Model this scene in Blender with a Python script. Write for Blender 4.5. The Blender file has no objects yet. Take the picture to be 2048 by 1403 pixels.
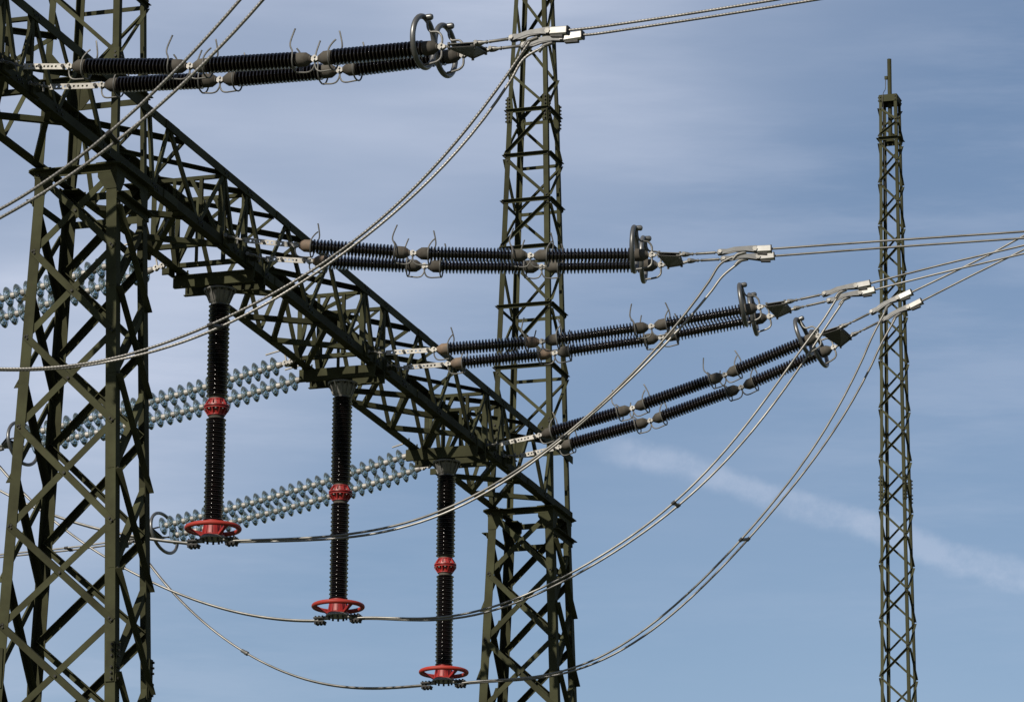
import bpy, math, random
from mathutils import Vector, Matrix
random.seed(11)
sc = bpy.context.scene
R = math.radians
V3 = Vector

# ------------------------------------------------------------------ camera
CAM_H = 1.7
PITCH, ROLL = R(16.1277), R(0.5812)
cd = bpy.data.cameras.new('camera')
cam = bpy.data.objects.new('camera', cd)
sc.collection.objects.link(cam)
fw = V3((0, math.cos(PITCH), math.sin(PITCH)))
rt = V3((1, 0, 0))
up = rt.cross(fw)
r2 = math.cos(ROLL) * rt + math.sin(ROLL) * up
u2 = -math.sin(ROLL) * rt + math.cos(ROLL) * up
m = Matrix((r2, u2, -fw)).transposed().to_4x4()
m.translation = V3((0, 0, CAM_H))
cam.matrix_world = m
cd.sensor_fit = 'HORIZONTAL'
cd.sensor_width = 36.0
cd.lens = 153.87
cd.clip_start = 0.5
cd.clip_end = 6000
sc.camera = cam

# ------------------------------------------------------------------ sun, sky
SUN_AZ, SUN_EL = 215.0, 35.0          # clockwise from +Y (the viewing direction)
sun_dir = V3((math.sin(R(SUN_AZ)) * math.cos(R(SUN_EL)),
              math.cos(R(SUN_AZ)) * math.cos(R(SUN_EL)), math.sin(R(SUN_EL))))
ld = bpy.data.lights.new('sun', 'SUN')
ld.energy = 5.0
ld.angle = R(0.53)
ld.color = (1.0, 0.93, 0.82)
sun = bpy.data.objects.new('sun', ld)
sun.rotation_euler = sun_dir.to_track_quat('Z', 'Y').to_euler()
sun.location = (-30, -40, 60)
sc.collection.objects.link(sun)

SKY_STRENGTH = 0.053
world = bpy.data.worlds.new('World')
sc.world = world
world.use_nodes = True
nt = world.node_tree
nt.nodes.clear()
N = nt.nodes.new
Lk = nt.links.new
wo = N('ShaderNodeOutputWorld')
bg = N('ShaderNodeBackground')
bg.inputs['Strength'].default_value = SKY_STRENGTH
sky = N('ShaderNodeTexSky')
sky.sky_type = 'NISHITA'
sky.sun_disc = False
sky.sun_elevation = R(SUN_EL)
sky.sun_rotation = R(SUN_AZ)
sky.altitude = 300
sky.air_density = 1.15
sky.dust_density = 0.15
sky.ozone_density = 2.0


def wmath(op, a, b=None, c=None):
    n = N('ShaderNodeMath')
    n.operation = op
    for i, x in enumerate((a, b, c)):
        if x is None:
            continue
        if isinstance(x, (int, float)):
            n.inputs[i].default_value = x
        else:
            Lk(x, n.inputs[i])
    return n.outputs[0]


def wdot(vec_out, v):
    n = N('ShaderNodeVectorMath')
    n.operation = 'DOT_PRODUCT'
    Lk(vec_out, n.inputs[0])
    n.inputs[1].default_value = v
    return n.outputs['Value']


def wnoise(vec_out, scale, detail, rough, rot=(0, 0, 0), stretch=(1, 1, 1), loc=(0, 0, 0)):
    mp = N('ShaderNodeMapping')
    mp.inputs['Rotation'].default_value = rot
    mp.inputs['Scale'].default_value = stretch
    mp.inputs['Location'].default_value = loc
    Lk(vec_out, mp.inputs['Vector'])
    t = N('ShaderNodeTexNoise')
    t.inputs['Scale'].default_value = scale
    t.inputs['Detail'].default_value = detail
    t.inputs['Roughness'].default_value = rough
    Lk(mp.outputs['Vector'], t.inputs['Vector'])
    return t.outputs['Fac']


def wramp(val, lo, hi, a=0.0, b=1.0):
    n = N('ShaderNodeMapRange')
    n.interpolation_type = 'SMOOTHSTEP'
    Lk(val, n.inputs['Value'])
    n.inputs['From Min'].default_value = lo
    n.inputs['From Max'].default_value = hi
    n.inputs['To Min'].default_value = a
    n.inputs['To Max'].default_value = b
    return n.outputs['Result']


tc = N('ShaderNodeTexCoord')
dirv = tc.outputs['Generated']
# thin high cloud: a broken veil, thickest in a sheet some 17 to 20 degrees up
veil = wramp(wnoise(dirv, 5.0, 3.0, 0.5, rot=(0, R(12), R(10)), stretch=(1, 1, 2.4), loc=(0.42, 0.1, 0.23)), 0.34, 0.72)
wisp = wramp(wnoise(dirv, 15.0, 4.0, 0.5, rot=(0, R(-14), 0), stretch=(0.5, 1, 2.6), loc=(1.3, 0.2, 0.7)), 0.34, 0.72)
sep = N('ShaderNodeSeparateXYZ')
Lk(dirv, sep.inputs[0])
lift = wmath('ADD', sep.outputs['Z'], wmath('MULTIPLY', sep.outputs['X'], -0.75))
sheet = wmath('MULTIPLY', wramp(lift, 0.250, 0.355), wramp(lift, 0.42, 0.70, 1.0, 0.2))
sheet = wmath('MULTIPLY', sheet, wmath('ADD', 0.72, wmath('MULTIPLY', wisp, 0.45)))
streak = wramp(wnoise(dirv, 34.0, 6.0, 0.62, rot=(0, R(-16), 0), stretch=(0.32, 1, 2.2), loc=(0.3, 0.5, 0.1)), 0.38, 0.70)
patch = wramp(wnoise(dirv, 9.0, 3.0, 0.5, rot=(0, R(-20), 0), stretch=(0.8, 1, 1.6), loc=(0.9, 0.4, 0.35)), 0.36, 0.66)
sheet = wmath('MULTIPLY', sheet, wmath('ADD', 0.70, wmath('MULTIPLY', patch, 0.45)))
cloud = wmath('ADD', wmath('MULTIPLY', veil, 0.07), wmath('MULTIPLY', sheet, 0.60))
cloud = wmath('ADD', cloud, wmath('MULTIPLY', wmath('MULTIPLY', streak, wmath('ADD', patch, 0.35)), 0.12))
# a spread-out contrail: a band along a great circle through two sky directions
c1 = V3((0.0348, 0.9666, 0.2538)).normalized()
c2 = V3((0.1167, 0.9669, 0.2270)).normalized()
nrm = c1.cross(c2).normalized()
along = nrm.cross(c1).normalized()
wob = wnoise(dirv, 48.0, 6.0, 0.68)
dist = wmath('ABSOLUTE', wmath('ADD', wdot(dirv, nrm), wmath('MULTIPLY', wmath('SUBTRACT', wob, 0.5), 0.0075)))
band = wmath('SUBTRACT', 1.0, wramp(dist, 0.0012, 0.0046))
band = wmath('MULTIPLY', band, wramp(wdot(dirv, along), -0.022, -0.004))
band = wmath('MULTIPLY', band, wramp(wnoise(dirv, 60.0, 6.0, 0.7), 0.3, 0.62, 0.35, 1.0))
cover = wmath('ADD', cloud, wmath('MULTIPLY', band, 0.31))
cl = N('ShaderNodeClamp')
Lk(cover, cl.inputs['Value'])
mixc = N('ShaderNodeMix')
mixc.data_type = 'RGBA'
Lk(cl.outputs['Result'], mixc.inputs['Factor'])
tint = N('ShaderNodeVectorMath')          # the slightly violet haze of the day
tint.operation = 'MULTIPLY'
Lk(sky.outputs['Color'], tint.inputs[0])
tint.inputs[1].default_value = (1.015, 0.972, 0.995)
Lk(tint.outputs['Vector'], mixc.inputs['A'])
mixc.inputs['B'].default_value = (7.3, 7.95, 9.6, 1)
Lk(mixc.outputs['Result'], bg.inputs['Color'])
Lk(bg.outputs['Background'], wo.inputs['Surface'])

sc.view_settings.view_transform = 'Standard'
sc.view_settings.look = 'None'
sc.view_settings.exposure = 0.72
sc.view_settings.gamma = 1.0
sc.view_settings.use_curve_mapping = False
sc.render.engine = 'CYCLES'

# ------------------------------------------------------------------ frames
PSI = R(18.081)                        # the crossbeam runs this far right of the view
UU = V3((math.sin(PSI), math.cos(PSI), 0))     # along the beam, away from the camera
VV = V3((math.cos(PSI), -math.sin(PSI), 0))    # across the beam, to the right
B0 = -22.489                           # the beam's axis, measured along VV


def gp(a, b, h):
    """gantry coordinates: a along the beam, b across from its axis, h above eye level"""
    return a * UU + (B0 + b) * VV + V3((0, 0, h + CAM_H))


# ------------------------------------------------------------------ materials
def principled(name):
    mt = bpy.data.materials.new(name)
    mt.use_nodes = True
    return mt, mt.node_tree, mt.node_tree.nodes['Principled BSDF']


def mat(name, col, rough=0.5, metal=0.0, var=0.25, scale=6.0, col2=None, bump=0.0, bscale=40.0, spec=0.5, coat=0.0, patch=(0.4, 0.7), tone=0.62, specks=None):
    mt, t, b = principled(name)
    col = tuple(c * tone for c in col)
    col2 = tuple(c * tone for c in col2) if col2 else None
    b.inputs['Metallic'].default_value = metal
    b.inputs['Specular IOR Level'].default_value = spec
    b.inputs['Coat Weight'].default_value = coat
    tcn = t.nodes.new('ShaderNodeTexCoord')
    oi = t.nodes.new('ShaderNodeObjectInfo')
    ad = t.nodes.new('ShaderNodeVectorMath')
    ad.operation = 'ADD'
    t.links.new(tcn.outputs['Object'], ad.inputs[0])
    sc_ = t.nodes.new('ShaderNodeVectorMath')
    sc_.operation = 'SCALE'
    sc_.inputs[0].default_value = (37.0, 91.0, 53.0)
    t.links.new(oi.outputs['Random'], sc_.inputs['Scale'])
    t.links.new(sc_.outputs['Vector'], ad.inputs[1])
    nz = t.nodes.new('ShaderNodeTexNoise')
    nz.inputs['Scale'].default_value = scale
    nz.inputs['Detail'].default_value = 5
    nz.inputs['Roughness'].default_value = 0.6
    t.links.new(ad.outputs['Vector'], nz.inputs['Vector'])
    mr = t.nodes.new('ShaderNodeMapRange')
    mr.inputs['From Min'].default_value = patch[0]
    mr.inputs['From Max'].default_value = patch[1]
    t.links.new(nz.outputs['Fac'], mr.inputs['Value'])
    mx = t.nodes.new('ShaderNodeMix')
    mx.data_type = 'RGBA'
    c2 = col2 or tuple(c * (1 - var) for c in col)
    mx.inputs['A'].default_value = (*col, 1)
    mx.inputs['B'].default_value = (*c2, 1)
    t.links.new(mr.outputs['Result'], mx.inputs['Factor'])
    base_out = mx.outputs['Result']
    if specks:
        n3 = t.nodes.new('ShaderNodeTexNoise')
        n3.inputs['Scale'].default_value = 11.0
        n3.inputs['Detail'].default_value = 6
        n3.inputs['Roughness'].default_value = 0.7
        t.links.new(ad.outputs['Vector'], n3.inputs['Vector'])
        r3 = t.nodes.new('ShaderNodeMapRange')
        r3.inputs['From Min'].default_value = 0.60
        r3.inputs['From Max'].default_value = 0.72
        r3.inputs['To Max'].default_value = 0.75
        t.links.new(n3.outputs['Fac'], r3.inputs['Value'])
        m3 = t.nodes.new('ShaderNodeMix')
        m3.data_type = 'RGBA'
        t.links.new(r3.outputs['Result'], m3.inputs['Factor'])
        t.links.new(base_out, m3.inputs['A'])
        m3.inputs['B'].default_value = (*specks, 1)
        base_out = m3.outputs['Result']
    # a slight difference of tone from piece to piece
    hv = t.nodes.new('ShaderNodeMapRange')
    hv.inputs['To Min'].default_value = 0.80
    hv.inputs['To Max'].default_value = 1.18
    t.links.new(oi.outputs['Random'], hv.inputs['Value'])
    ml = t.nodes.new('ShaderNodeVectorMath')
    ml.operation = 'SCALE'
    t.links.new(base_out, ml.inputs[0])
    t.links.new(hv.outputs['Result'], ml.inputs['Scale'])
    t.links.new(ml.outputs['Vector'], b.inputs['Base Color'])
    rr = t.nodes.new('ShaderNodeMapRange')
    rr.inputs['To Min'].default_value = max(0.03, rough - 0.08)
    rr.inputs['To Max'].default_value = min(1, rough + 0.1)
    t.links.new(nz.outputs['Fac'], rr.inputs['Value'])
    t.links.new(rr.outputs['Result'], b.inputs['Roughness'])
    if bump:
        n2 = t.nodes.new('ShaderNodeTexNoise')
        n2.inputs['Scale'].default_value = bscale
        n2.inputs['Detail'].default_value = 3
        t.links.new(ad.outputs['Vector'], n2.inputs['Vector'])
        bp = t.nodes.new('ShaderNodeBump')
        bp.inputs['Strength'].default_value = bump
        bp.inputs['Distance'].default_value = 0.004
        t.links.new(n2.outputs['Fac'], bp.inputs['Height'])
        t.links.new(bp.outputs['Normal'], b.inputs['Normal'])
    return mt


def wire_mat(name, col, lay, depth, rough=0.42, metal=0.85):
    mt = mat(name, col, rough, metal, 0.35, 3.0, tone=0.9)
    t = mt.node_tree
    b = t.nodes['Principled BSDF']
    uv = t.nodes.new('ShaderNodeUVMap')
    sp = t.nodes.new('ShaderNodeSeparateXYZ')
    t.links.new(uv.outputs['UV'], sp.inputs[0])
    a = t.nodes.new('ShaderNodeMath'); a.operation = 'MULTIPLY_ADD'
    t.links.new(sp.outputs['Y'], a.inputs[0]); a.inputs[1].default_value = lay
    m6 = t.nodes.new('ShaderNodeMath'); m6.operation = 'MULTIPLY'; m6.inputs[1].default_value = 3 * 2 * math.pi
    t.links.new(sp.outputs['X'], m6.inputs[0])
    t.links.new(m6.outputs[0], a.inputs[2])
    s = t.nodes.new('ShaderNodeMath'); s.operation = 'SINE'
    t.links.new(a.outputs[0], s.inputs[0])
    bp = t.nodes.new('ShaderNodeBump')
    bp.inputs['Strength'].default_value = 0.9
    bp.inputs['Distance'].default_value = depth
    t.links.new(s.outputs[0], bp.inputs['Height'])
    t.links.new(bp.outputs['Normal'], b.inputs['Normal'])
    return mt


M_STEEL = mat('olive_painted_steel', (0.0495, 0.0515, 0.0265), 0.75, 0.0, 0.3, 2.2, col2=(0.033, 0.033, 0.018), specks=(0.030, 0.024, 0.015), bump=0.15, bscale=60, spec=0.05, patch=(0.35, 0.65))
M_STEEL2 = mat('olive_painted_mast_steel', (0.053, 0.054, 0.029), 0.75, 0.0, 0.25, 2.0, spec=0.05, specks=(0.033, 0.027, 0.018))
M_BOLT = mat('weathered_bolt_steel', (0.022, 0.021, 0.016), 0.6, 0.1, 0.3, 20, spec=0.15)
M_GALV = mat('galvanised_steel', (0.33, 0.315, 0.285), 0.5, 0.35, 0.35, 14, bump=0.1)
M_DULL = mat('dull_zinc_fitting', (0.15, 0.145, 0.132), 0.5, 0.5, 0.4, 18)
M_DARKF = mat('dark_weathered_shaded_fitting', (0.030, 0.028, 0.025), 0.6, 0.2, 0.4, 18, spec=0.3)  # its darkness also holds the shade under the yokes
M_PORC = mat('dark_brown_glazed_porcelain', (0.0055, 0.0040, 0.0038), 0.09, 0.0, 0.3, 4, spec=0.6, tone=1.0)
M_CAP = mat('cemented_iron_cap', (0.078, 0.071, 0.059), 0.8, 0.0, 0.3, 9, col2=(0.055, 0.047, 0.037), spec=0.15, bump=0.3, bscale=35, specks=(0.05, 0.03, 0.018))
M_RUST = mat('rusty_iron_cap', (0.145, 0.095, 0.058), 0.8, 0.0, 0.3, 9, col2=(0.09, 0.07, 0.052), bump=0.5, bscale=35)
M_RING = mat('grey_corona_ring', (0.15, 0.15, 0.145), 0.38, 0.55, 0.3, 7)
M_RED = mat('red_casting_paint', (0.29, 0.018, 0.016), 0.42, 0.0, 0.3, 8, col2=(0.22, 0.018, 0.016), spec=0.3, specks=(0.09, 0.02, 0.018))
M_REDM = mat('red_ring_paint', (0.30, 0.026, 0.017), 0.6, 0.0, 0.25, 6, spec=0.2, col2=(0.25, 0.036, 0.024), specks=(0.15, 0.03, 0.022))
M_ALU = mat('bright_aluminium', (0.50, 0.485, 0.45), 0.42, 0.4, 0.2, 12)
M_ARM = mat('grey_aluminium_arm', (0.13, 0.13, 0.127), 0.45, 0.5, 0.3, 10)
M_FLANGE = mat('cast_aluminium_flange', (0.20, 0.195, 0.18), 0.5, 0.3, 0.3, 9)
M_DCAP = mat('light_grey_disc_cap', (0.30, 0.285, 0.26), 0.55, 0.2, 0.3, 16)
M_WIRE = wire_mat('stranded_aluminium_wire', (0.145, 0.139, 0.128), 150.0, 0.0009, 0.45, 0.6)
M_WIRE2 = mat('smooth_aluminium_wire', (0.16, 0.154, 0.142), 0.45, 0.55, 0.5, 2.5, tone=0.9)
M_CONC = mat('concrete', (0.32, 0.31, 0.29), 0.9, 0.0, 0.3, 3)

# toughened glass: mostly clear, greenish where it is thick, with a bright surface reflection
M_GLASS, t_, b_ = principled('pale_green_toughened_glass')
t_.nodes.remove(b_)
tr_ = t_.nodes.new('ShaderNodeBsdfTransparent')
tr_.inputs['Color'].default_value = (0.945, 0.965, 0.965, 1)
gl_ = t_.nodes.new('ShaderNodeBsdfGlossy')
gl_.inputs['Roughness'].default_value = 0.06
gl_.inputs['Color'].default_value = (0.85, 0.95, 1.0, 1)
df_ = t_.nodes.new('ShaderNodeBsdfDiffuse')
df_.inputs['Color'].default_value = (0.34, 0.41, 0.41, 1)
fr_ = t_.nodes.new('ShaderNodeFresnel')
fr_.inputs['IOR'].default_value = 1.5
m1_ = t_.nodes.new('ShaderNodeMixShader')
m1_.inputs[0].default_value = 0.14
m2_ = t_.nodes.new('ShaderNodeMixShader')
t_.links.new(tr_.outputs[0], m1_.inputs[1])
t_.links.new(df_.outputs[0], m1_.inputs[2])
t_.links.new(fr_.outputs[0], m2_.inputs[0])
t_.links.new(m1_.outputs[0], m2_.inputs[1])
t_.links.new(gl_.outputs[0], m2_.inputs[2])
t_.links.new(m2_.outputs[0], t_.nodes['Material Output'].inputs['Surface'])

M_GROUND = mat('mown_grass', (0.05, 0.068, 0.026), 0.95, 0.0, 0.4, 0.35, col2=(0.07, 0.068, 0.04), tone=0.8)


# ------------------------------------------------------------------ mesh building
class MB:
    def __init__(s):
        s.v, s.f, s.uv = [], [], None

    def add(s, vs, fs):
        o = len(s.v)
        s.v += [tuple(p) for p in vs]
        s.f += [tuple(i + o for i in q) for q in fs]

    def box(s, c, ax, ay, az):
        c = V3(c)
        vs = [c + sx * ax + sy * ay + sz * az for sx in (-1, 1) for sy in (-1, 1) for sz in (-1, 1)]
        s.add(vs, [(0, 1, 3, 2), (4, 6, 7, 5), (0, 4, 5, 1), (2, 3, 7, 6), (0, 2, 6, 4), (1, 5, 7, 3)])

    def bar(s, p0, p1, w, t, upv):
        """flat bar from p0 to p1: w wide along upv, t thick"""
        p0, p1 = V3(p0), V3(p1)
        d = (p1 - p0)
        n = d.cross(upv).normalized()
        z = n.cross(d).normalized()
        s.box((p0 + p1) / 2, d / 2, n * t / 2, z * w / 2)

    def prism(s, p0, p1, poly, xd, yd, poly1=None):
        p0, p1 = V3(p0), V3(p1)
        n = len(poly)
        vs = [p0 + xd * x + yd * y for x, y in poly] + [p1 + xd * x + yd * y for x, y in (poly1 or poly)]
        fs = [(i, (i + 1) % n, n + (i + 1) % n, n + i) for i in range(n)]
        fs += [tuple(range(n - 1, -1, -1)), tuple(range(n, 2 * n))]
        s.add(vs, fs)

    def angle(s, p0, p1, n, size, t, off=0.0, flip=1, outward=False):
        """L-section bar: one flange in the face with outward normal n, the other at right angles"""
        p0, p1, n = V3(p0), V3(p1), V3(n)
        d = (p1 - p0).normalized()
        n = (n - d * n.dot(d)).normalized()
        w = n.cross(d).normalized() * flip
        h = size / 2
        if outward:
            poly = [(-h, off), (h, off), (h, off + size), (h - t, off + size), (h - t, off + t), (-h, off + t)]
        else:
            poly = [(-h, off + t), (-h, off), (h - t, off), (h - t, off + t - size), (h, off + t - size), (h, off + t)]
        s.prism(p0, p1, poly, w, n)

    def tube(s, path, r, seg=8, caps=True, uvs=False):
        path = [V3(p) for p in path]
        n = len(path)
        tang = [((path[min(i + 1, n - 1)] - path[max(i - 1, 0)]).normalized()) for i in range(n)]
        a = V3((0, 0, 1)) if abs(tang[0].z) < 0.9 else V3((1, 0, 0))
        x = (a - tang[0] * a.dot(tang[0])).normalized()
        vs, fs, o = [], [], 0
        L = 0.0
        uvl = []
        for i, p in enumerate(path):
            if i:
                L += (p - path[i - 1]).length
            x = (x - tang[i] * x.dot(tang[i])).normalized()
            y = tang[i].cross(x)
            rr = r[i] if isinstance(r, (list, tuple)) else r
            for k in range(seg):
                th = 2 * math.pi * k / seg
                vs.append(p + (x * math.cos(th) + y * math.sin(th)) * rr)
            uvl.append(L)
        base = len(s.f)
        for i in range(n - 1):
            for k in range(seg):
                k2 = (k + 1) % seg
                fs.append((i * seg + k, i * seg + k2, (i + 1) * seg + k2, (i + 1) * seg + k))
        if caps:
            fs.append(tuple(range(seg - 1, -1, -1)))
            fs.append(tuple((n - 1) * seg + k for k in range(seg)))
        s.add(vs, fs)
        if uvs:
            s.uv = s.uv or {}
            q = base
            for i in range(n - 1):
                for k in range(seg):
                    s.uv[q] = ((k / seg, uvl[i]), ((k + 1) / seg, uvl[i]), ((k + 1) / seg, uvl[i + 1]), (k / seg, uvl[i + 1]))
                    q += 1

    def lathe(s, prof, seg, M=None, axis='X'):
        """prof: (along, radius) pairs; closed at both ends"""
        vs, fs = [], []
        n = len(prof)
        for a, r in prof:
            for k in range(seg):
                th = 2 * math.pi * k / seg
                c, q = r * math.cos(th), r * math.sin(th)
                p = V3((a, c, q)) if axis == 'X' else V3((c, q, a))
                vs.append(M @ p if M else p)
        for i in range(n - 1):
            for k in range(seg):
                k2 = (k + 1) % seg
                fs.append((i * seg + k, i * seg + k2, (i + 1) * seg + k2, (i + 1) * seg + k))
        fs.append(tuple(range(seg - 1, -1, -1)))
        fs.append(tuple((n - 1) * seg + k for k in range(seg)))
        s.add(vs, fs)

    def torus(s, c, ax, ay, R_, r, seg=40, sub=10, ry=None):
        """ring in the plane of ax, ay"""
        pts = []
        for i in range(seg):
            th = 2 * math.pi * i / seg
            pts.append(V3(c) + ax * R_ * math.cos(th) + ay * (ry or R_) * math.sin(th))
        nrm = ax.cross(ay)
        vs, fs = [], []
        for i in range(seg):
            tg = (pts[(i + 1) % seg] - pts[i - 1]).normalized()
            o = tg.cross(nrm)
            for k in range(sub):
                ph = 2 * math.pi * k / sub
                vs.append(pts[i] + (o * math.cos(ph) + nrm * math.sin(ph)) * r)
        for i in range(seg):
            j = (i + 1) % seg
            for k in range(sub):
                k2 = (k + 1) % sub
                fs.append((i * sub + k, j * sub + k, j * sub + k2, i * sub + k2))
        s.add(vs, fs)

    def bolt(s, p, n, r=0.016, h=0.018):
        p, n = V3(p), V3(n).normalized()
        a = V3((0, 0, 1)) if abs(n.z) < 0.8 else V3((1, 0, 0))
        x = n.cross(a).normalized()
        y = n.cross(x)
        s.prism(p, p + n * h, [(r * math.cos(i * math.pi / 3), r * math.sin(i * math.pi / 3)) for i in range(6)], x, y)

    def build(s, name, material, parent=None, smooth=False, loc=None):
        me = bpy.data.meshes.new(name)
        me.from_pydata(s.v, [], s.f)
        if s.uv is not None:
            ul = me.uv_layers.new(name='UVMap')
            for pi, co in s.uv.items():
                p = me.polygons[pi]
                for li, c in zip(p.loop_indices, co):
                    ul.data[li].uv = c
        me.materials.append(material)
        me.update()
        import bmesh
        bm = bmesh.new(); bm.from_mesh(me)
        bmesh.ops.recalc_face_normals(bm, faces=bm.faces)
        bm.to_mesh(me); bm.free()
        if smooth:
            me.polygons.foreach_set('use_smooth', [True] * len(me.polygons))
            me.set_sharp_from_angle(angle=R(42))
        return link(name, me, parent, loc)


def link(name, me, parent=None, loc=None):
    o = bpy.data.objects.new(name, me)
    sc.collection.objects.link(o)
    if parent:
        o.parent = parent
    if loc is not None:
        o.location = loc
    return o


def thing(name, label, cat, loc=(0, 0, 0), rz=0.0, group=None):
    o = bpy.data.objects.new(name, None)
    sc.collection.objects.link(o)
    o.empty_display_size = 0.3
    o.location = loc
    o.rotation_euler = (0, 0, rz)
    o['label'] = label
    o['category'] = cat
    if group:
        o['group'] = group
    return o


def copy_tree(src, parent=None):
    c = src.copy()
    sc.collection.objects.link(c)
    c.parent = parent
    for ch in list(src.children):
        copy_tree(ch, c)
    return c


def spline(pts, n=8):
    """Catmull-Rom through the points"""
    pts = [V3(p) for p in pts]
    q = [pts[0] * 2 - pts[1]] + pts + [pts[-1] * 2 - pts[-2]]
    out = []
    for i in range(1, len(q) - 2):
        for k in range(n):
            t = k / n
            a, b, c, d = q[i - 1], q[i], q[i + 1], q[i + 2]
            out.append(0.5 * ((2 * b) + (c - a) * t + (2 * a - 5 * b + 4 * c - d) * t * t + (3 * b - a - 3 * c + d) * t ** 3))
    out.append(pts[-1])
    return out


X_, Y_, Z_ = V3((1, 0, 0)), V3((0, 1, 0)), V3((0, 0, 1))

# ------------------------------------------------------------------ ground
g = MB()
gs, gn = 4000.0, 24
for i in range(gn + 1):
    for j in range(gn + 1):
        g.v.append((-gs + 2 * gs * i / gn, -gs + 2 * gs * j / gn, 0))
for i in range(gn):
    for j in range(gn):
        a_ = i * (gn + 1) + j
        g.f.append((a_, a_ + gn + 1, a_ + gn + 2, a_ + 1))
go = g.build('ground', M_GROUND)
go['kind'] = 'structure'
STRINGS={"1N":{"sh":[-6.32,51.107,20.126],"ps":[-6.072,50.999,20.039],"yl":[-0.782,48.699,19.521],"yr":[-0.475,48.566,19.497],"cv":[-0.445,48.553,19.505],"arm":[-0.028,48.372,19.506],"cb":[0.394,48.188,19.524],"ce":[0.611,48.094,19.508],"lug":[0.174,48.284,19.456],"J":[[-5.472,50.739,19.95],[-3.937,50.071,19.729],[-2.393,49.4,19.597],[-0.866,48.736,19.524]],"w":[[1.217,47.83,19.497],[2.973,47.066,19.526],[8.476,44.674,19.689],[15.812,41.484,20.129],[24.983,37.496,21.04]]},"1F":{"sh":[-6.057,51.91,20.126],"ps":[-5.823,51.808,20.061],"yl":[-0.506,49.496,19.685],"yr":[-0.35,49.428,19.733],"cv":[-0.279,49.397,19.741],"arm":[0.118,49.225,19.732],"cb":[0.567,49.03,19.755],"ce":[0.797,48.929,19.76],"lug":[0.356,49.121,19.703],"J":[[-5.141,51.511,19.983],[-3.623,50.851,19.836],[-2.127,50.201,19.745],[-0.618,49.545,19.721]],"w":[[1.24,48.737,19.753],[3.483,47.762,19.794],[8.985,45.369,19.969],[16.322,42.179,20.426],[25.492,38.192,21.357]]},"2N":{"sh":[-3.998,58.217,20.151],"ps":[-3.751,58.182,20.091],"yl":[2.005,57.373,19.694],"yr":[2.292,57.333,19.674],"cv":[2.345,57.326,19.677],"arm":[2.841,57.256,19.692],"cb":[3.316,57.189,19.715],"ce":[3.528,57.159,19.718],"lug":[3.096,57.22,19.665],"J":[[-3.022,58.08,19.993],[-1.384,57.85,19.819],[0.244,57.621,19.728],[1.908,57.387,19.685]],"w":[[5.277,56.914,19.789],[6.942,56.679,19.85],[12.884,55.844,20.068],[20.806,54.731,20.359],[30.709,53.339,20.722]]},"2F":{"sh":[-3.735,59.022,20.138],"ps":[-3.492,58.988,20.075],"yl":[2.165,58.193,19.787],"yr":[2.351,58.167,19.81],"cv":[2.455,58.152,19.843],"arm":[2.93,58.086,19.855],"cb":[3.408,58.018,19.863],"ce":[3.62,57.989,19.877],"lug":[3.168,58.052,19.832],"J":[[-2.862,58.9,20.017],[-1.236,58.671,19.888],[0.407,58.44,19.821],[2.061,58.208,19.797]],"w":[[5.352,57.745,19.955],[7.042,57.508,20.021],[12.983,56.673,20.253],[20.905,55.559,20.562],[30.808,54.168,20.949]]},"3N":{"sh":[-2.164,63.835,20.11],"ps":[-1.913,63.791,20.096],"yl":[3.81,62.781,20.603],"yr":[4.079,62.734,20.635],"cv":[4.136,62.724,20.648],"arm":[4.664,62.631,20.746],"cb":[5.128,62.549,20.845],"ce":[5.334,62.513,20.88],"lug":[4.894,62.59,20.764],"J":[[-1.182,63.662,20.113],[0.456,63.373,20.179],[2.091,63.084,20.345],[3.708,62.799,20.58]],"w":[[6.406,62.324,21.128],[7.603,62.113,21.375],[13.512,61.071,22.595],[21.39,59.682,24.222],[31.238,57.945,26.255]]},"3F":{"sh":[-1.895,64.66,20.133],"ps":[-1.664,64.619,20.1],"yl":[4.014,63.618,20.687],"yr":[4.214,63.583,20.773],"cv":[4.289,63.57,20.797],"arm":[4.798,63.48,20.899],"cb":[5.264,63.398,20.995],"ce":[5.473,63.361,21.041],"lug":[5.019,63.441,20.913],"J":[[-0.979,64.499,20.129],[0.652,64.211,20.238],[2.267,63.926,20.422],[3.906,63.637,20.685]],"w":[[6.492,63.181,21.269],[7.705,62.968,21.517],[13.613,61.926,22.727],[21.492,60.537,24.34],[31.34,58.8,26.356]]},"4N":{"sh":[-0.361,69.357,20.134],"ps":[-0.168,69.275,20.148],"yl":[4.967,67.096,21.449],"yr":[5.234,66.982,21.51],"cv":[5.286,66.96,21.529],"arm":[5.732,66.771,21.712],"cb":[6.135,66.6,21.892],"ce":[6.335,66.515,21.968],"lug":[5.966,66.671,21.783],"J":[[0.467,69.006,20.223],[1.966,68.369,20.525],[3.429,67.748,20.924],[4.901,67.123,21.413]],"w":[[7.493,66.023,22.438],[8.056,65.784,22.699],[13.579,63.44,25.336],[20.943,60.314,29.076],[30.148,56.407,34.111]]},"4F":{"sh":[-0.082,70.213,20.176],"ps":[0.158,70.111,20.169],"yl":[5.304,67.927,21.494],"yr":[5.466,67.858,21.612],"cv":[5.516,67.837,21.65],"arm":[5.969,67.645,21.837],"cb":[6.381,67.47,22.002],"ce":[6.578,67.386,22.086],"lug":[6.18,67.556,21.882],"J":[[0.799,69.839,20.249],[2.281,69.21,20.547],[3.74,68.591,20.956],[5.207,67.968,21.469]],"w":[[7.331,67.067,22.414],[8.164,66.713,22.761],[13.687,64.369,25.063],[21.051,61.243,28.132],[30.257,57.335,31.968]]}}
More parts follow.
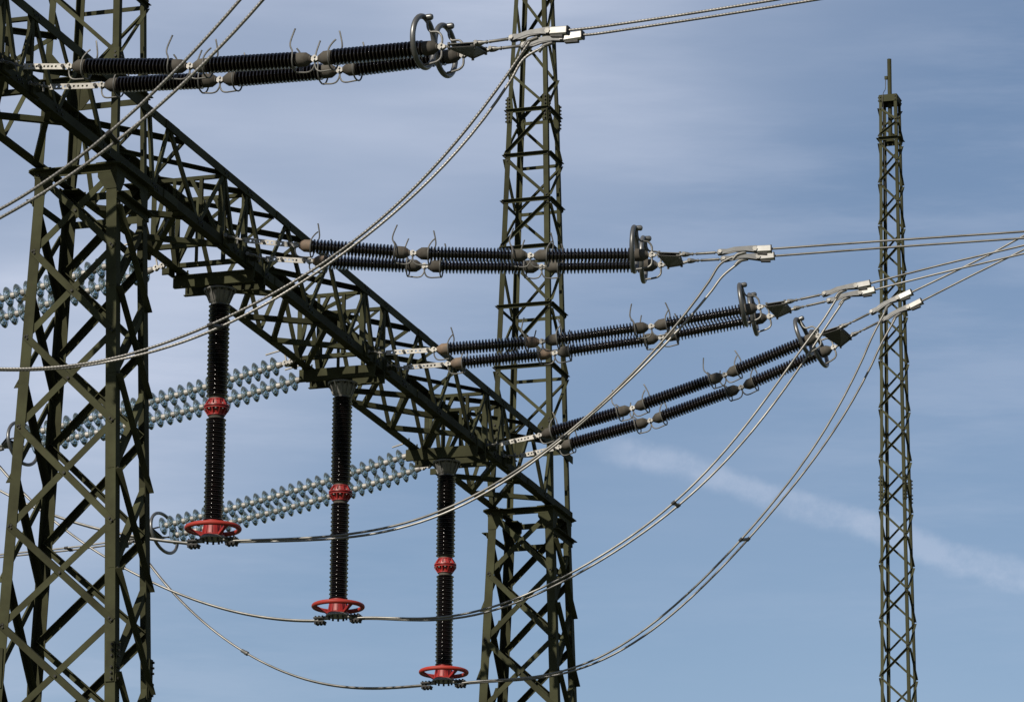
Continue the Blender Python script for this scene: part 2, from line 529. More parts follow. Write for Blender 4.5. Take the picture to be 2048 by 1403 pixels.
WIRES={"J2N":{"A":[3.096,57.22,19.665],"B":[-3.897,59.56,16.12],"c":[19.9519,-12.4565,24.5959,-53.8836,79.2022,-55.9526,14.6631]},"J2F":{"A":[3.168,58.052,19.832],"B":[-3.872,59.636,16.12],"c":[19.9796,-10.9476,21.1721,-57.9988,98.7273,-76.9519,22.1403]},"J3N":{"A":[4.894,62.59,20.764],"B":[-2.313,64.41,16.12],"c":[20.628,-7.277,-31.4529,145.3607,-256.6298,213.0529,-67.5606]},"J3F":{"A":[5.019,63.441,20.913],"B":[-2.288,64.486,16.12],"c":[20.9228,-11.7756,-1.1137,54.2559,-119.6791,111.0264,-37.5147]},"J4N":{"A":[5.966,66.671,21.783],"B":[-0.776,69.119,16.12],"c":[21.9262,-18.9276,42.023,-80.5131,84.6794,-35.158,2.0907]},"J4F":{"A":[6.18,67.556,21.882],"B":[-0.751,69.195,16.12],"c":[22.0258,-18.7727,48.2472,-117.465,160.7382,-103.3857,24.7342]},"J1N":{"A":[0.174,48.284,19.456],"B":[-6.767,50.767,16.12],"c":[19.4378,-10.4536,7.3502,21.5,-63.4779,64.8634,-23.1]},"J1F":{"A":[0.356,49.121,19.703],"B":[-6.742,50.843,16.12],"c":[20.0307,-15.0764,39.4082,-91.5632,131.417,-95.365,27.2693]},"J0N":{"A":[-1.75,42.39,19.456],"B":[-8.338,45.957,16.12],"c":[19.2615,-8.5593,4.5606,0.954]},"J0F":{"A":[-1.688,42.58,19.456],"B":[-8.276,46.147,16.12],"c":[19.0936,-8.6862,6.8614,-1.725]},"K3":{"A":[-6.347,71.883,19.067],"B":[-1.334,69.343,16.12],"c":[19.0755,-7.8297,9.0131,-9.8273,9.2559,-3.5579]},"K2":{"A":[-8.054,66.655,19.067],"B":[-2.871,64.634,16.12],"c":[19.0146,-6.3941,6.8639,-7.3624,5.514,-1.5138]},"K1":{"A":[-9.575,61.997,19.067],"B":[-4.454,59.784,16.12],"c":[19.2859,-6.6559,4.7471,-1.2517]}}
GLASS={"0U":[[-5.259,58.771,20.033],[-6.26,59.175,19.838],[-7.288,59.591,19.665]],"0L":[[-5.103,59.247,19.978],[-6.234,59.704,19.725],[-7.344,60.152,19.542]],"1U":[[-3.506,64.138,19.996],[-5.565,64.97,19.598],[-7.746,65.851,19.246]],"1L":[[-3.247,64.931,19.988],[-5.395,65.799,19.603],[-7.578,66.681,19.331]],"2U":[[-1.704,69.658,20.031],[-3.829,70.517,19.556],[-5.907,71.356,19.194]],"2L":[[-1.503,70.275,19.976],[-3.606,71.125,19.523],[-5.786,72.006,19.189]]}
CHAIN={"yoke0":[-6.073,71.773,19.19],"yoke1":[-6.402,71.906,19.132],"clamp0":[-6.594,71.983,19.123],"clamp1":[-7.031,72.16,19.101],"w1":[-7.824,72.48,19.069],"w2":[-8.713,72.839,19.05],"lug":[-6.347,71.883,19.067]}

# ------------------------------------------------------------------ lattice towers
def lerp_tab(tab, h):
    for (h0, a0, b0), (h1, a1, b1) in zip(tab, tab[1:]):
        if h <= h1 or (h1, a1, b1) == tab[-1]:
            t = (h - h0) / (h1 - h0)
            return a0 + (a1 - a0) * t, b0 + (b1 - b0) * t


TW = [(-1.7, 2.735, 1.50), (12.49, 1.604, 1.18), (18.28, 1.145, 1.045), (25.6, 0.742, 0.70), (27.74, 0.573, 0.47), (31.0, 0.34, 0.28)]
FACES = {'front': (0, -1), 'right': (1, 0), 'back': (0, 1), 'left': (-1, 0)}


def corner(tab, sx, sy, h):
    wv, wu = lerp_tab(tab, h)
    return V3((sx * wv / 2, sy * wu / 2, h + CAM_H))


def leg_mesh(tab, sx, sy, hs, size, t):
    """L-section leg following the taper through the heights hs"""
    mb = MB()
    for h0, h1 in zip(hs, hs[1:]):
        polys = []
        for h in (h0, h1):
            c = corner(tab, sx, sy, h)
            q = [(0, 0), (size, 0), (size, t), (t, t), (t, size), (0, size)]
            polys.append([c + V3((-sx * x, -sy * y, 0)) for x, y in q])
        mb.add(polys[0] + polys[1], [(i, (i + 1) % 6, 6 + (i + 1) % 6, 6 + i) for i in range(6)] +
               [(5, 4, 3, 2, 1, 0), (6, 7, 8, 9, 10, 11)])
    return mb


def face_corners(f):
    """the two legs of a face, left and right as seen from outside it"""
    return {'front': ((-1, -1), (1, -1)), 'right': ((1, -1), (1, 1)), 'back': ((1, 1), (-1, 1)), 'left': ((-1, 1), (-1, -1))}[f]


def face_brace(root, tab, f, hl, hr, size, t, off, outward, flip, m_, inset, bolts, nb=2, name='brace', ext=0.0):
    """bar from the left leg of a face at height hl to its right leg at hr"""
    (ax, ay), (bx, by) = face_corners(f)
    n = V3((*FACES[f], 0))
    p, q = corner(tab, ax, ay, hl), corner(tab, bx, by, hr)
    d = (q - p).normalized()
    hor = (V3((q.x, q.y, 0)) - V3((p.x, p.y, 0))).normalized()
    p, q = p + hor * inset, q - hor * inset
    d = (q - p).normalized()
    mb = MB()
    mb.angle(p - d * ext, q + d * ext, n, size, t, off, flip, outward)
    mb.build(name, m_, root)
    if bolts is not None and off >= 0:
        hb = off + t
        for e, s_ in ((p, 1), (q, -1)):
            for k in range(nb):
                bolts.bolt(e + d * s_ * (0.015 + 0.045 * k - ext) + n * hb, n)
    return p, q


def build_tower(root):
    lows = [18.22, 17.175, 16.01, 14.80, 13.46, 12.15, 10.75, 9.30, 7.80, 6.20, 4.50, 2.65, 0.60, -1.55]
    mids = [17.72] + [(a + b) / 2 for a, b in zip(lows, lows[1:])][1:]
    tops = [19.80, 20.846, 21.96, 23.028, 23.90, 24.753, 25.591]
    peak = [25.66, 26.30, 27.12, 27.90, 28.65, 29.35, 30.0, 30.6]
    bolts = MB()
    for sx in (-1, 1):
        for sy in (-1, 1):
            leg_mesh(TW, sx, sy, [-1.7, 12.49, 18.35], 0.145, 0.014).build('leg', M_STEEL, root)
            lg = leg_mesh(TW, sx, sy, [18.352, 25.6], 0.092, 0.011).build('upper_leg', M_STEEL, root)
            leg_mesh(TW, sx, sy, [25.602, 31.0], 0.075, 0.009).build('peak_leg', M_STEEL, lg)
            ft = MB()
            c = corner(TW, sx, sy, -1.7)
            ft.box(c + Z_ * 0.12, X_ * 0.35, Y_ * 0.35, Z_ * 0.2)
            ft.build('footing', M_CONC, root)
    # crossed bracing below the beam; the side faces are staggered by half a panel
    for f in ('front', 'back', 'right', 'left'):
        lv = lows if f in ('front', 'back') else mids
        bl = bolts if f in ('front', 'right') else None
        for i, (h0, h1) in enumerate(zip(lv, lv[1:])):
            big = 0.088 if h0 > 6 else 0.1
            side = f in ('right', 'left')
            face_brace(root, TW, f, h0, h1, big, 0.009, 0.002, side, 1 if not side else -1, M_STEEL, 0.055, bl, 2, ext=0.03 if not side else 0.045)
            face_brace(root, TW, f, h1, h0, big, 0.009, -0.026, False, 1, M_STEEL, 0.03, None)
            if bl is not None:
                (ax, ay), (bx, by) = face_corners(f)
                n = V3((*FACES[f], 0))
                pa, pb = corner(TW, ax, ay, h0), corner(TW, bx, by, h1)
                bolts.bolt((pa + pb) / 2 + n * 0.011, n, 0.02, 0.022)
                for e, hh in ((corner(TW, ax, ay, h1), 1), (corner(TW, bx, by, h0), -1)):
                    hor = (V3((pb.x, pb.y, 0)) - V3((pa.x, pa.y, 0))).normalized() * hh
                    bolts.bolt(e + hor * 0.075 + Z_ * 0.02 * 1 + n * 0.001, n)
    # frames where the beam passes through
    for hh, s_ in ((18.24, 0.10), (17.86, 0.10), (19.52, 0.085)):
        for f in FACES:
            if hh < 18 and f == 'front':
                continue
            face_brace(root, TW, f, hh, hh, s_, 0.012, 0.003, True, 1, M_STEEL, -0.02, None, name='frame_bar')
    for f in ('front', 'back', 'right', 'left'):
        n = V3((*FACES[f], 0))
        for (sx, sy) in face_corners(f):
            c = corner(TW, sx, sy, 19.74)
            hor = V3((-sx, 0, 0)) if n.x == 0 else V3((0, -sy, 0))
            mb = MB()
            poly = [(-0.01, -0.26), (0.12, -0.26), (0.25, -0.10), (0.25, 0.02), (0.10, 0.20), (-0.01, 0.20)]
            mb.prism(c + n * 0.002, c + n * 0.012, poly, hor, Z_)
            mb.build('gusset_plate', M_STEEL, root)
            if f in ('front', 'right'):
                for u, w in ((0.04, 0.08), (0.04, -0.02), (0.17, -0.02), (0.04, -0.14), (0.04, -0.2)):
                    bolts.bolt(c + hor * u + Z_ * w + n * 0.012, n, 0.02, 0.02)
            c = corner(TW, sx, sy, 18.18)
            mb = MB()
            mb.prism(c + n * 0.002, c + n * 0.011, [(-0.01, -0.22), (0.15, -0.22), (0.26, -0.05), (0.26, 0.14), (-0.01, 0.14)], hor, Z_)
            mb.build('gusset_plate', M_STEEL, root)
    # pointed cover plates sticking out under the bottom chords
    for sx in (-1, 1):
        for sy in (-1, 1):
            c = corner(TW, sx, sy, 18.285)
            mb = MB()
            mb.prism(c, c + Z_ * 0.018, [(-0.25 * sx, -0.22 * sy), (0.06 * sx, -0.22 * sy), (0.09 * sx, 0.05 * sy), (0.0, 0.12 * sy), (-0.25 * sx, 0.1 * sy)], X_, Y_)
            mb.build('base_plate', M_STEEL, root)
    # shaft above the beam
    for f in ('front', 'back', 'right', 'left'):
        bl = bolts if f in ('front', 'right') else None
        ph = 0 if f in ('front', 'back') else 1
        for h in tops[1:]:
            face_brace(root, TW, f, h, h, 0.062, 0.008, 0.002, True, 1, M_STEEL, 0.02, bl, 1, name='cross_bar', ext=0.035)
        for i, (h0, h1) in enumerate(zip(tops, tops[1:])):
            a, b = h0 + 0.07, h1 - 0.07
            if (i + ph) % 2 == 0:                 # falls from the left leg to the right one
                face_brace(root, TW, f, b, a, 0.056, 0.007, 0.002, f in ('right', 'left'), -1, M_STEEL, 0.03, bl, 1)
            else:
                face_brace(root, TW, f, a, b, 0.056, 0.007, 0.002, True, 1, M_STEEL, 0.03, bl, 1, ext=0.02)
        for i, (h0, h1) in enumerate(zip(peak, peak[1:])):
            if (i + ph) % 2 == 0:
                face_brace(root, TW, f, h1, h0, 0.05, 0.006, 0.002, False, 1, M_STEEL, 0.025, bl, 1)
            else:
                face_brace(root, TW, f, h0, h1, 0.05, 0.006, 0.002, True, 1, M_STEEL, 0.025, bl, 1)
        # splice plates with rows of bolts
        n = V3((*FACES[f], 0))
        for (sx, sy) in face_corners(f):
            hor = V3((-sx, 0, 0)) if n.x == 0 else V3((0, -sy, 0))
            for hc, tall, wide in ((25.62, 0.24, 0.085), (11.6, 0.26, 0.12)):
                c = corner(TW, sx, sy, hc)
                mb = MB()
                mb.prism(c + n * 0.010, c + n * 0.020, [(0, -tall), (wide, -tall), (wide + 0.03, 0), (wide, tall), (0, tall)] if hc > 20 else [(0, -tall), (wide, -tall), (wide, tall), (0, tall)], hor, Z_)
                mb.build('splice_plate', M_STEEL, root)
                for k in range(-3, 4):
                    if k:
                        bolts.bolt(c + hor * 0.035 + Z_ * tall * k * 0.28 + n * 0.02, n, 0.017, 0.03)
    bo = bolts.build('bolts', M_BOLT, root)
    bo['kind'] = 'stuff'


A_A, A_B = 50.815, 69.973
towA = thing('lattice_tower', 'large olive lattice gantry tower at the left edge, nearest the camera', 'tower', gp(A_A, 0, -CAM_H), -PSI, 'gantry towers carrying the crossbeam')
build_tower(towA)
towB = copy_tree(towA)
towB.location = gp(A_B, 0, -CAM_H)
towB['label'] = 'tall olive lattice gantry tower in the middle, at the far end of the crossbeam'

# ------------------------------------------------------------------ crossbeam
XW = 0.5725
ZB, ZT = 18.335, 19.465
beam = thing('lattice_crossbeam', 'dark olive lattice crossbeam slanting from the upper left down to the middle tower', 'crossbeam', gp(0, 0, -CAM_H), -PSI)
A0b, A1b = 41.0, 70.62


def bl(x, a, h):
    return V3((x, a, h + CAM_H))


for sx in (-1, 1):
    for zz, sz in ((ZB, 1), (ZT, -1)):
        mb = MB()
        s_ = 0.128
        q = [(0, 0), (s_, 0), (s_, 0.014), (0.014, 0.014), (0.014, s_), (0, s_)]
        mb.prism(bl(sx * XW, A0b, zz), bl(sx * XW, A1b, zz), [(-sx * x, sz * y) for x, y in q], X_, Z_)
        ch = mb.build('chord', M_STEEL, beam)
        # cover plates at the chord joints
        for aj in (52.15, 56.35, 62.6, 68.3):
            mb = MB()
            mb.box(bl(sx * (XW + 0.007), aj, zz + sz * 0.064), X_ * 0.005, Y_ * 0.24, Z_ * 0.058)
            mb.build('joint_plate', M_STEEL, ch)
ST = [(46.73, 47.60), (54.17, 55.05), (60.00, 60.90), (65.95, 66.80)]      # string stations
side = [('T', 43.2), ('B', 44.1), ('T', 45.0), ('B', 45.9), ('T', 46.73), ('B', 47.17), ('T', 47.6), ('B', 48.4), ('T', 49.15), ('B', 49.95), None,
        ('T', 51.42), ('B', 51.62), ('T', 52.10), ('B', 53.24), ('T', 54.15), ('B', 54.6), ('T', 55.04), ('B', 55.77), ('T', 56.6),
        ('B', 57.58), ('T', 58.4), ('B', 59.23), ('T', 60.0), ('B', 60.45), ('T', 60.9), ('B', 61.76), ('T', 62.49), ('B', 63.41),
        ('T', 64.2), ('B', 65.09), ('T', 65.94), ('B', 66.35), ('T', 66.75), ('B', 67.55), ('T', 68.3), ('B', 69.1), ('T', 69.45)]
hz = {'T': ZT - 0.05, 'B': ZB + 0.05}
for sx in (-1, 1):
    n = V3((sx, 0, 0))
    flipz = {'T': 'B', 'B': 'T'} if sx < 0 else {'T': 'T', 'B': 'B'}
    for p, q in zip(side, side[1:]):
        if not p or not q:
            continue
        p, q = (flipz[p[0]], p[1]), (flipz[q[0]], q[1])
        mb = MB()
        mb.angle(bl(sx * XW, p[1], hz[p[0]]), bl(sx * XW, q[1], hz[q[0]]), n, 0.07, 0.009, -0.026, 1 if p[0] == 'T' else -1)
        mb.build('diagonal', M_STEEL, beam)
    for n_, f_ in ST:
        for a in (n_, f_):
            mb = MB()
            mb.angle(bl(sx * XW, a, ZB + 0.02), bl(sx * XW, a, ZT - 0.02), n, 0.075, 0.009, -0.04, sx)
            mb.build('upright', M_STEEL, beam)
# bolt groups on the right-hand face, where the diagonals meet the chords
bb = MB()
for nd in side:
    if nd:
        zc = ZT - 0.06 if nd[0] == 'T' else ZB + 0.06
        for da, dz in ((-0.09, 0.02), (-0.05, -0.02), (0.05, 0.02), (0.09, -0.02), (0.0, 0.0)):
            bb.bolt(bl(XW, nd[1] + da, zc + dz), X_, 0.014, 0.016)
bb.build('bolts', M_BOLT, beam)['kind'] = 'stuff'
# top face zigzag
top = [(1, 43.2), (-1, 44.1), (1, 45.0), (-1, 45.9), (1, 46.73), (-1, 47.6), (1, 48.4), (-1, 49.2), (1, 50.1), None, (-1, 51.5), (1, 52.75), (-1, 54.1), (1, 55.04), (-1, 56.2), (1, 57.4), (-1, 58.6),
       (1, 60.0), (-1, 60.9), (1, 62.2), (-1, 63.4), (1, 64.6), (-1, 65.94), (1, 66.75), (-1, 68.0), (1, 69.3)]
for p, q in zip(top, top[1:]):
    if p and q:
        mb = MB()
        mb.angle(bl(p[0] * (XW - 0.06), p[1], ZT - 0.03), bl(q[0] * (XW - 0.06), q[1], ZT - 0.03), Z_, 0.07, 0.008, 0, 1)
        mb.build('top_diagonal', M_STEEL, beam)
        if abs(q[1] - p[1]) > 1.1:
            mb = MB()
            mb.angle(bl(-p[0] * (XW - 0.06), p[1], ZT - 0.05), bl(-q[0] * (XW - 0.06), q[1], ZT - 0.05), Z_, 0.055, 0.008, 0, 1)
            mb.build('top_diagonal', M_STEEL, beam)
# bottom face: long diagonals and flatter ones crossing them
bot = [(44.9, 43.0), (46.4, 44.5), (48.7, 46.8), (50.1, 48.2), (53.1, 51.6), (54.2, 52.5), (57.5, 55.5), (58.86, 56.73), (60.27, 58.38), (62.8, 60.9), (64.17, 62.11), (65.67, 63.56), (68.3, 66.5), (69.4, 67.6)]
flat = [(43.6, 44.3), (45.4, 46.1), (48.0, 48.7), (52.1, 52.8), (53.4, 54.1), (55.95, 56.6), (57.45, 58.1), (58.75, 59.45), (61.6, 62.3), (62.4, 63.6), (63.95, 64.7), (67.2, 67.9), (68.4, 69.1)]
for k, lst in ((0, bot), (1, flat)):
    for al_, am_ in lst:
        mb = MB()
        mb.angle(bl(-XW + 0.07, al_, ZB), bl(XW - 0.05, am_, ZB), -Z_, 0.075, 0.009, 0.001 + 0.016 * k, 1)
        mb.build('bottom_diagonal', M_STEEL, beam)
# cross frames at the string stations
nf = V3((0, -1, 0))
for n_, f_ in ST:
    for a in (n_, f_):
        for zz, s_ in ((ZT - 0.09, 0.062), (ZB + 0.07, 0.075)):
            mb = MB()
            mb.angle(bl(-XW + 0.02, a, zz), bl(XW - 0.02, a, zz), nf, s_ * 0.85, 0.008, 0.01, -1, False)
            mb.build('frame_bar', M_STEEL, beam)
        for sx in (-1, 1):
            mb = MB()
            mb.angle(bl(sx * 0.05, a, ZT - 0.11), bl(sx * (XW - 0.06), a, ZB + 0.1), nf, 0.052, 0.008, 0.02)
            mb.build('frame_diagonal', M_STEEL, beam)
            mb = MB()
            mb.angle(bl(sx * 0.2, a, ZT - 0.1), bl(sx * 0.2, a, ZB + 0.08), nf, 0.05, 0.008, 0.034, sx)
            mb.build('frame_upright', M_STEEL, beam)
        # lug plates for the strings, on the right-hand bottom chord
        mb = MB()
        mb.box(bl(XW + 0.03, a, ZB + 0.09), X_ * 0.02, Y_ * 0.11, Z_ * 0.10)
        mb.box(bl(XW + 0.09, a, ZB + 0.10), X_ * 0.05, Y_ * 0.012, Z_ * 0.06)
        mb.build('string_lug', M_STEEL, beam)
        mb = MB()
        mb.box(bl(-XW - 0.03, a, ZB + 0.03), X_ * 0.02, Y_ * 0.11, Z_ * 0.10)
        mb.box(bl(-XW - 0.10, a, ZB + 0.0), X_ * 0.06, Y_ * 0.012, Z_ * 0.05)
        mb.build('string_lug', M_STEEL, beam)
        mb = MB()
        mb.box(bl(XW - 0.016, a, ZB + 0.10), X_ * 0.004, Y_ * 0.17, Z_ * 0.13)
        mb.build('gusset_plate', M_STEEL, beam)
# pairs of channels that carry the post insulators
POSTS = [55.449, 60.552, 65.505]
POST_OUT = 46.2                         # the next post, just outside the picture on the left
for pa in [POST_OUT] + POSTS:
    for da in (-0.2, 0.2):
        mb = MB()
        z0, z1 = 18.135, 18.318
        s1 = 1 if da < 0 else -1
        q = [(0, z0), (0.07, z0), (0.07, z0 + 0.012), (0.01, z0 + 0.012), (0.01, z1 - 0.012), (0.07, z1 - 0.012), (0.07, z1), (0, z1)]
        mb.prism(bl(-0.63, pa + da - 0.035 * s1, 0), bl(0.60, pa + da - 0.035 * s1, 0), [(s1 * y, z) for y, z in q], Y_, Z_)
        chn = mb.build('hanger_channel', M_STEEL, beam)
        for sx in (-1, 1):
            mb = MB()
            mb.box(bl(sx * 0.53, pa + da, 18.33), X_ * 0.05, Y_ * 0.05, Z_ * 0.010)
            mb.tube([bl(sx * 0.59, pa + da, 18.2), bl(sx * 0.59, pa + da, 18.52)], 0.013, 6)
            mb.build('hanger_clamp', M_STEEL, chn)

# ------------------------------------------------------------------ lightning mast
MT = [(-1.7, 1.03, 1.03), (30.65, 0.425, 0.425), (32.56, 0.40, 0.40)]
mast = thing('lightning_mast', 'slender olive lattice lightning mast with a rod on top, standing alone at the right', 'mast', (8.352, 92.0, 0), -PSI)
bolts = MB()
for sx in (-1, 1):
    for sy in (-1, 1):
        leg_mesh(MT, sx, sy, [-1.7, 30.65, 32.5], 0.068, 0.008).build('leg', M_STEEL2, mast)
for f in FACES:
    n = V3((*FACES[f], 0))
    ph = 0 if f in ('front', 'back') else 1
    h, st, i = 31.46, 0.47, 0
    lev = []
    while h > -1.2:
        lev.append((h, max(h - st, -1.6)))
        h -= st
        st = min(st * 1.0145, 1.1)
    lev = [(32.28, 31.95), (31.93, 31.6)] + lev
    for i, (h0, h1) in enumerate(lev):
        if (i + ph) % 2 == 0:
            face_brace(mast, MT, f, h0 - 0.03, h1 + 0.03, 0.046, 0.006, 0.002, f in ('right', 'left'), -1, M_STEEL2, 0.02, bolts if i < 60 else None, 1)
        else:
            face_brace(mast, MT, f, h1 + 0.03, h0 - 0.03, 0.046, 0.006, 0.002, True, 1, M_STEEL2, 0.02, bolts if i < 60 else None, 1)
    for hh in (31.53, 20.5):
        if hh > 31:
            face_brace(mast, MT, f, hh, hh, 0.07, 0.008, 0.004, True, 1, M_STEEL2, -0.01, None, name='cross_bar')
    (ax, ay), (bx, by) = face_corners(f)
    p, q = corner(MT, ax, ay, 32.48), corner(MT, bx, by, 32.48)
    mb = MB()
    mb.bar(p + n * 0.006, q + n * 0.006, 0.15, 0.01, Z_)
    mb.build('head_plate', M_STEEL2, mast)
    for e, s_ in ((p, 1), (q, -1)):
        hor = (q - p).normalized() * s_
        for dz in (-0.04, 0.035):
            bolts.bolt(e + hor * 0.035 + Z_ * dz + n * 0.011, n, 0.016, 0.02)
    for (sx, sy) in face_corners(f):
        hor = V3((-sx, 0, 0)) if n.x == 0 else V3((0, -sy, 0))
        c = corner(MT, sx, sy, 23.55)
        mb = MB()
        mb.prism(c + n * 0.009, c + n * 0.016, [(0, -0.28), (0.065, -0.28), (0.065, 0.28), (0, 0.28)], hor, Z_)
        mb.build('splice_plate', M_STEEL2, mast)
        for k in (-3, -2, -1, 1, 2, 3):
            bolts.bolt(c + hor * 0.033 + Z_ * 0.08 * k + n * 0.016, n, 0.016, 0.03)
mb = MB(); mb.box(V3((0, 0, 32.56 + CAM_H)), X_ * 0.2, Y_ * 0.2, Z_ * 0.008); mb.build('head_cover', M_STEEL2, mast)
mb = MB(); mb.tube([V3((0, 0, 31.5 + CAM_H)), V3((0, 0, 33.46 + CAM_H))], 0.048, 14); mb.lathe([(31.5 + CAM_H, 0.11), (31.53 + CAM_H, 0.11), (31.6 + CAM_H, 0.05)], 14, axis='Z')
rod = mb.build('lightning_rod', M_STEEL2, mast, True)
mb = MB(); mb.box(V3((-0.075, -0.02, 33.02 + CAM_H)), X_ * 0.03, Y_ * 0.03, Z_ * 0.035); mb.build('earth_terminal', M_STEEL2, rod)
mb = MB(); mb.tube(spline([V3((-0.08, -0.04, 32.99 + CAM_H)), V3((-0.085, -0.06, 32.75 + CAM_H)), V3((-0.10, -0.2, 32.6 + CAM_H)), V3((-0.11, -0.225, 32.4 + CAM_H)), V3((-0.1, -0.19, 32.0 + CAM_H)), V3((-0.1, -0.15, 30.0 + CAM_H))]), 0.008, 6)
mb.build('earth_cable', M_DARKF, rod, True)
mb = MB()
for sx in (-1, 1):
    for sy in (-1, 1):
        c = corner(MT, sx, sy, -1.7)
        mb.box(c + Z_ * 0.1, X_ * 0.25, Y_ * 0.25, Z_ * 0.15)
mb.build('footing', M_CONC, mast)
bo = bolts.build('bolts', M_BOLT, mast); bo['kind'] = 'stuff'

# ------------------------------------------------------------------ post insulators
def shed_profile(z0, z1, r_big, r_small, core, pitch):
    """sheds drawn from z0 down to z1, big and small ones in turn (z falls)"""
    pr = [(z0, core)]
    n = int((z0 - z1) / (pitch / 2))
    for i in range(n):
        z = z0 - 0.008 - i * pitch / 2
        r = r_big if i % 2 == 0 else r_small
        pr += [(z, core), (z - 0.004, core + (r - core) * 0.55), (z - 0.0125, r - 0.002), (z - 0.017, r), (z - 0.0205, r - 0.003), (z - 0.021, core + 0.01)]
    pr.append((z1, core))
    return pr


def build_post(root):
    """origin: centre of the red ring; z up"""
    mb = MB()
    mb.lathe([(3.265, 0.11), (3.30, 0.125), (3.31, 0.14), (3.46, 0.185), (3.475, 0.23), (3.497, 0.23)], 36, axis='Z')
    for i in range(12):
        th = 2 * math.pi * (i + 0.5) / 12
        d = V3((math.cos(th), math.sin(th), 0))
        t = V3((-math.sin(th), math.cos(th), 0))
        mb.prism(-t * 0.006, t * 0.006, [(0.12, 3.30), (0.15, 3.30), (0.222, 3.47), (0.17, 3.47)], d, Z_)
    fl = mb.build('top_flange', M_FLANGE, root, True)
    mb = MB()
    for i in range(12):
        th = 2 * math.pi * i / 12
        mb.bolt(V3((0.207 * math.cos(th), 0.207 * math.sin(th), 3.475)), -Z_, 0.016, 0.025)
    mb.build('bolts', M_BOLT, fl)['kind'] = 'stuff'
    mb = MB(); mb.lathe(shed_profile(3.27, 1.90, 0.156, 0.141, 0.112, 0.066), 36, axis='Z')
    mb.build('upper_column', M_PORC, root, True)
    mb = MB(); mb.lathe(shed_profile(1.60, 0.10, 0.144, 0.130, 0.104, 0.066), 36, axis='Z')
    mb.build('lower_column', M_PORC, root, True)
    for pr_ in ([(1.655, 0.108), (1.59, 0.108)], [(1.93, 0.115), (1.86, 0.115)]):
        mb = MB()
        mb.lathe(pr_, 32, axis='Z')
        mb.build('cement_band', M_CAP, root, True)
    mb = MB()
    # two ribbed bells bolted flange to flange
    mb.lathe([(1.878, 0.112), (1.874, 0.126), (1.858, 0.126), (1.855, 0.118), (1.785, 0.138), (1.782, 0.180), (1.764, 0.182), (1.763, 0.10)], 36, axis='Z')
    mb.lathe([(1.747, 0.10), (1.746, 0.182), (1.728, 0.180), (1.725, 0.138), (1.655, 0.116), (1.652, 0.124), (1.636, 0.124), (1.632, 0.110)], 36, axis='Z')
    for i in range(10):
        th = 2 * math.pi * (i + 0.5) / 10
        d = V3((math.cos(th), math.sin(th), 0))
        t = V3((-math.sin(th), math.cos(th), 0))
        mb.prism(-t * 0.007, t * 0.007, [(0.11, 1.868), (0.128, 1.868), (0.178, 1.79), (0.178, 1.775), (0.11, 1.775)], d, Z_)
        mb.prism(-t * 0.007, t * 0.007, [(0.11, 1.735), (0.178, 1.735), (0.178, 1.72), (0.126, 1.642), (0.11, 1.642)], d, Z_)
    co = mb.build('red_collar', M_RED, root, True)
    mb = MB()
    for i in range(10):
        th = 2 * math.pi * i / 10
        p = V3((0.163 * math.cos(th), 0.163 * math.sin(th), 0))
        mb.bolt(p + Z_ * 1.783, Z_, 0.012, 0.018)
        mb.bolt(p + Z_ * 1.727, -Z_, 0.012, 0.018)
    mb.build('bolts', M_GALV, co)['kind'] = 'stuff'
    mb = MB(); mb.torus(V3((0, 0, 0)), X_, Y_, 0.37, 0.034, 56, 14)
    ring = mb.build('corona_ring', M_REDM, root, True)
    for th in (205, 325, 85):
        d = V3((math.cos(R(th)), math.sin(R(th)), 0))
        t = V3((-math.sin(R(th)), math.cos(R(th)), 0))
        mb = MB()
        mb.prism(-t * 0.022, t * 0.022, [(0.35, 0.01), (0.37, -0.02), (0.16, -0.125), (0.12, -0.125), (0.12, -0.105)], d, Z_)
        mb.build('spoke', M_RED, ring)
    mb = MB()
    mb.lathe([(0.115, 0.106), (0.105, 0.128), (0.07, 0.128), (-0.085, 0.145), (-0.10, 0.165), (-0.115, 0.165)], 36, axis='Z')
    for i in range(12):
        th = 2 * math.pi * (i + 0.5) / 12
        d = V3((math.cos(th), math.sin(th), 0))
        t = V3((-math.sin(th), math.cos(th), 0))
        mb.prism(-t * 0.006, t * 0.006, [(0.12, 0.06), (0.135, 0.06), (0.162, -0.10), (0.12, -0.10)], d, Z_)
    mb.build('red_hub', M_RED, root, True)
    mb = MB()
    mb.lathe([(-0.116, 0.17), (-0.135, 0.185), (-0.155, 0.185), (-0.16, 0.17)], 32, axis='Z')
    for sx in (-1, 1):
        mb.box(V3((sx * 0.19, 0, -0.165)), X_ * 0.05, Y_ * 0.05, Z_ * 0.02)
    bp = mb.build('terminal_plate', M_FLANGE, root)
    mb = MB()
    for i in range(10):
        th = 2 * math.pi * i / 10
        mb.bolt(V3((0.135 * math.cos(th), 0.135 * math.sin(th), -0.159)), -Z_, 0.016, 0.04)
    mb.build('bolts', M_DARKF, bp)['kind'] = 'stuff'
    for sx in (-1, 1):
        mb = MB()
        c = V3((sx * 0.285, 0, -0.20))
        mb.box(c + Z_ * 0.034, X_ * 0.085, Y_ * 0.075, Z_ * 0.011)
        mb.box(c - Z_ * 0.022, X_ * 0.08, Y_ * 0.07, Z_ * 0.010)
        for dx in (-0.055, 0, 0.055):
            for dy in (-0.055, 0, 0.055):
                mb.tube([c + V3((dx, dy, -0.03)), c + V3((dx, dy, -0.062))], 0.021, 8)
                mb.bolt(c + V3((dx, dy, 0.045)), Z_, 0.013, 0.02)
        mb.build('cable_clamp', M_DARKF, root)


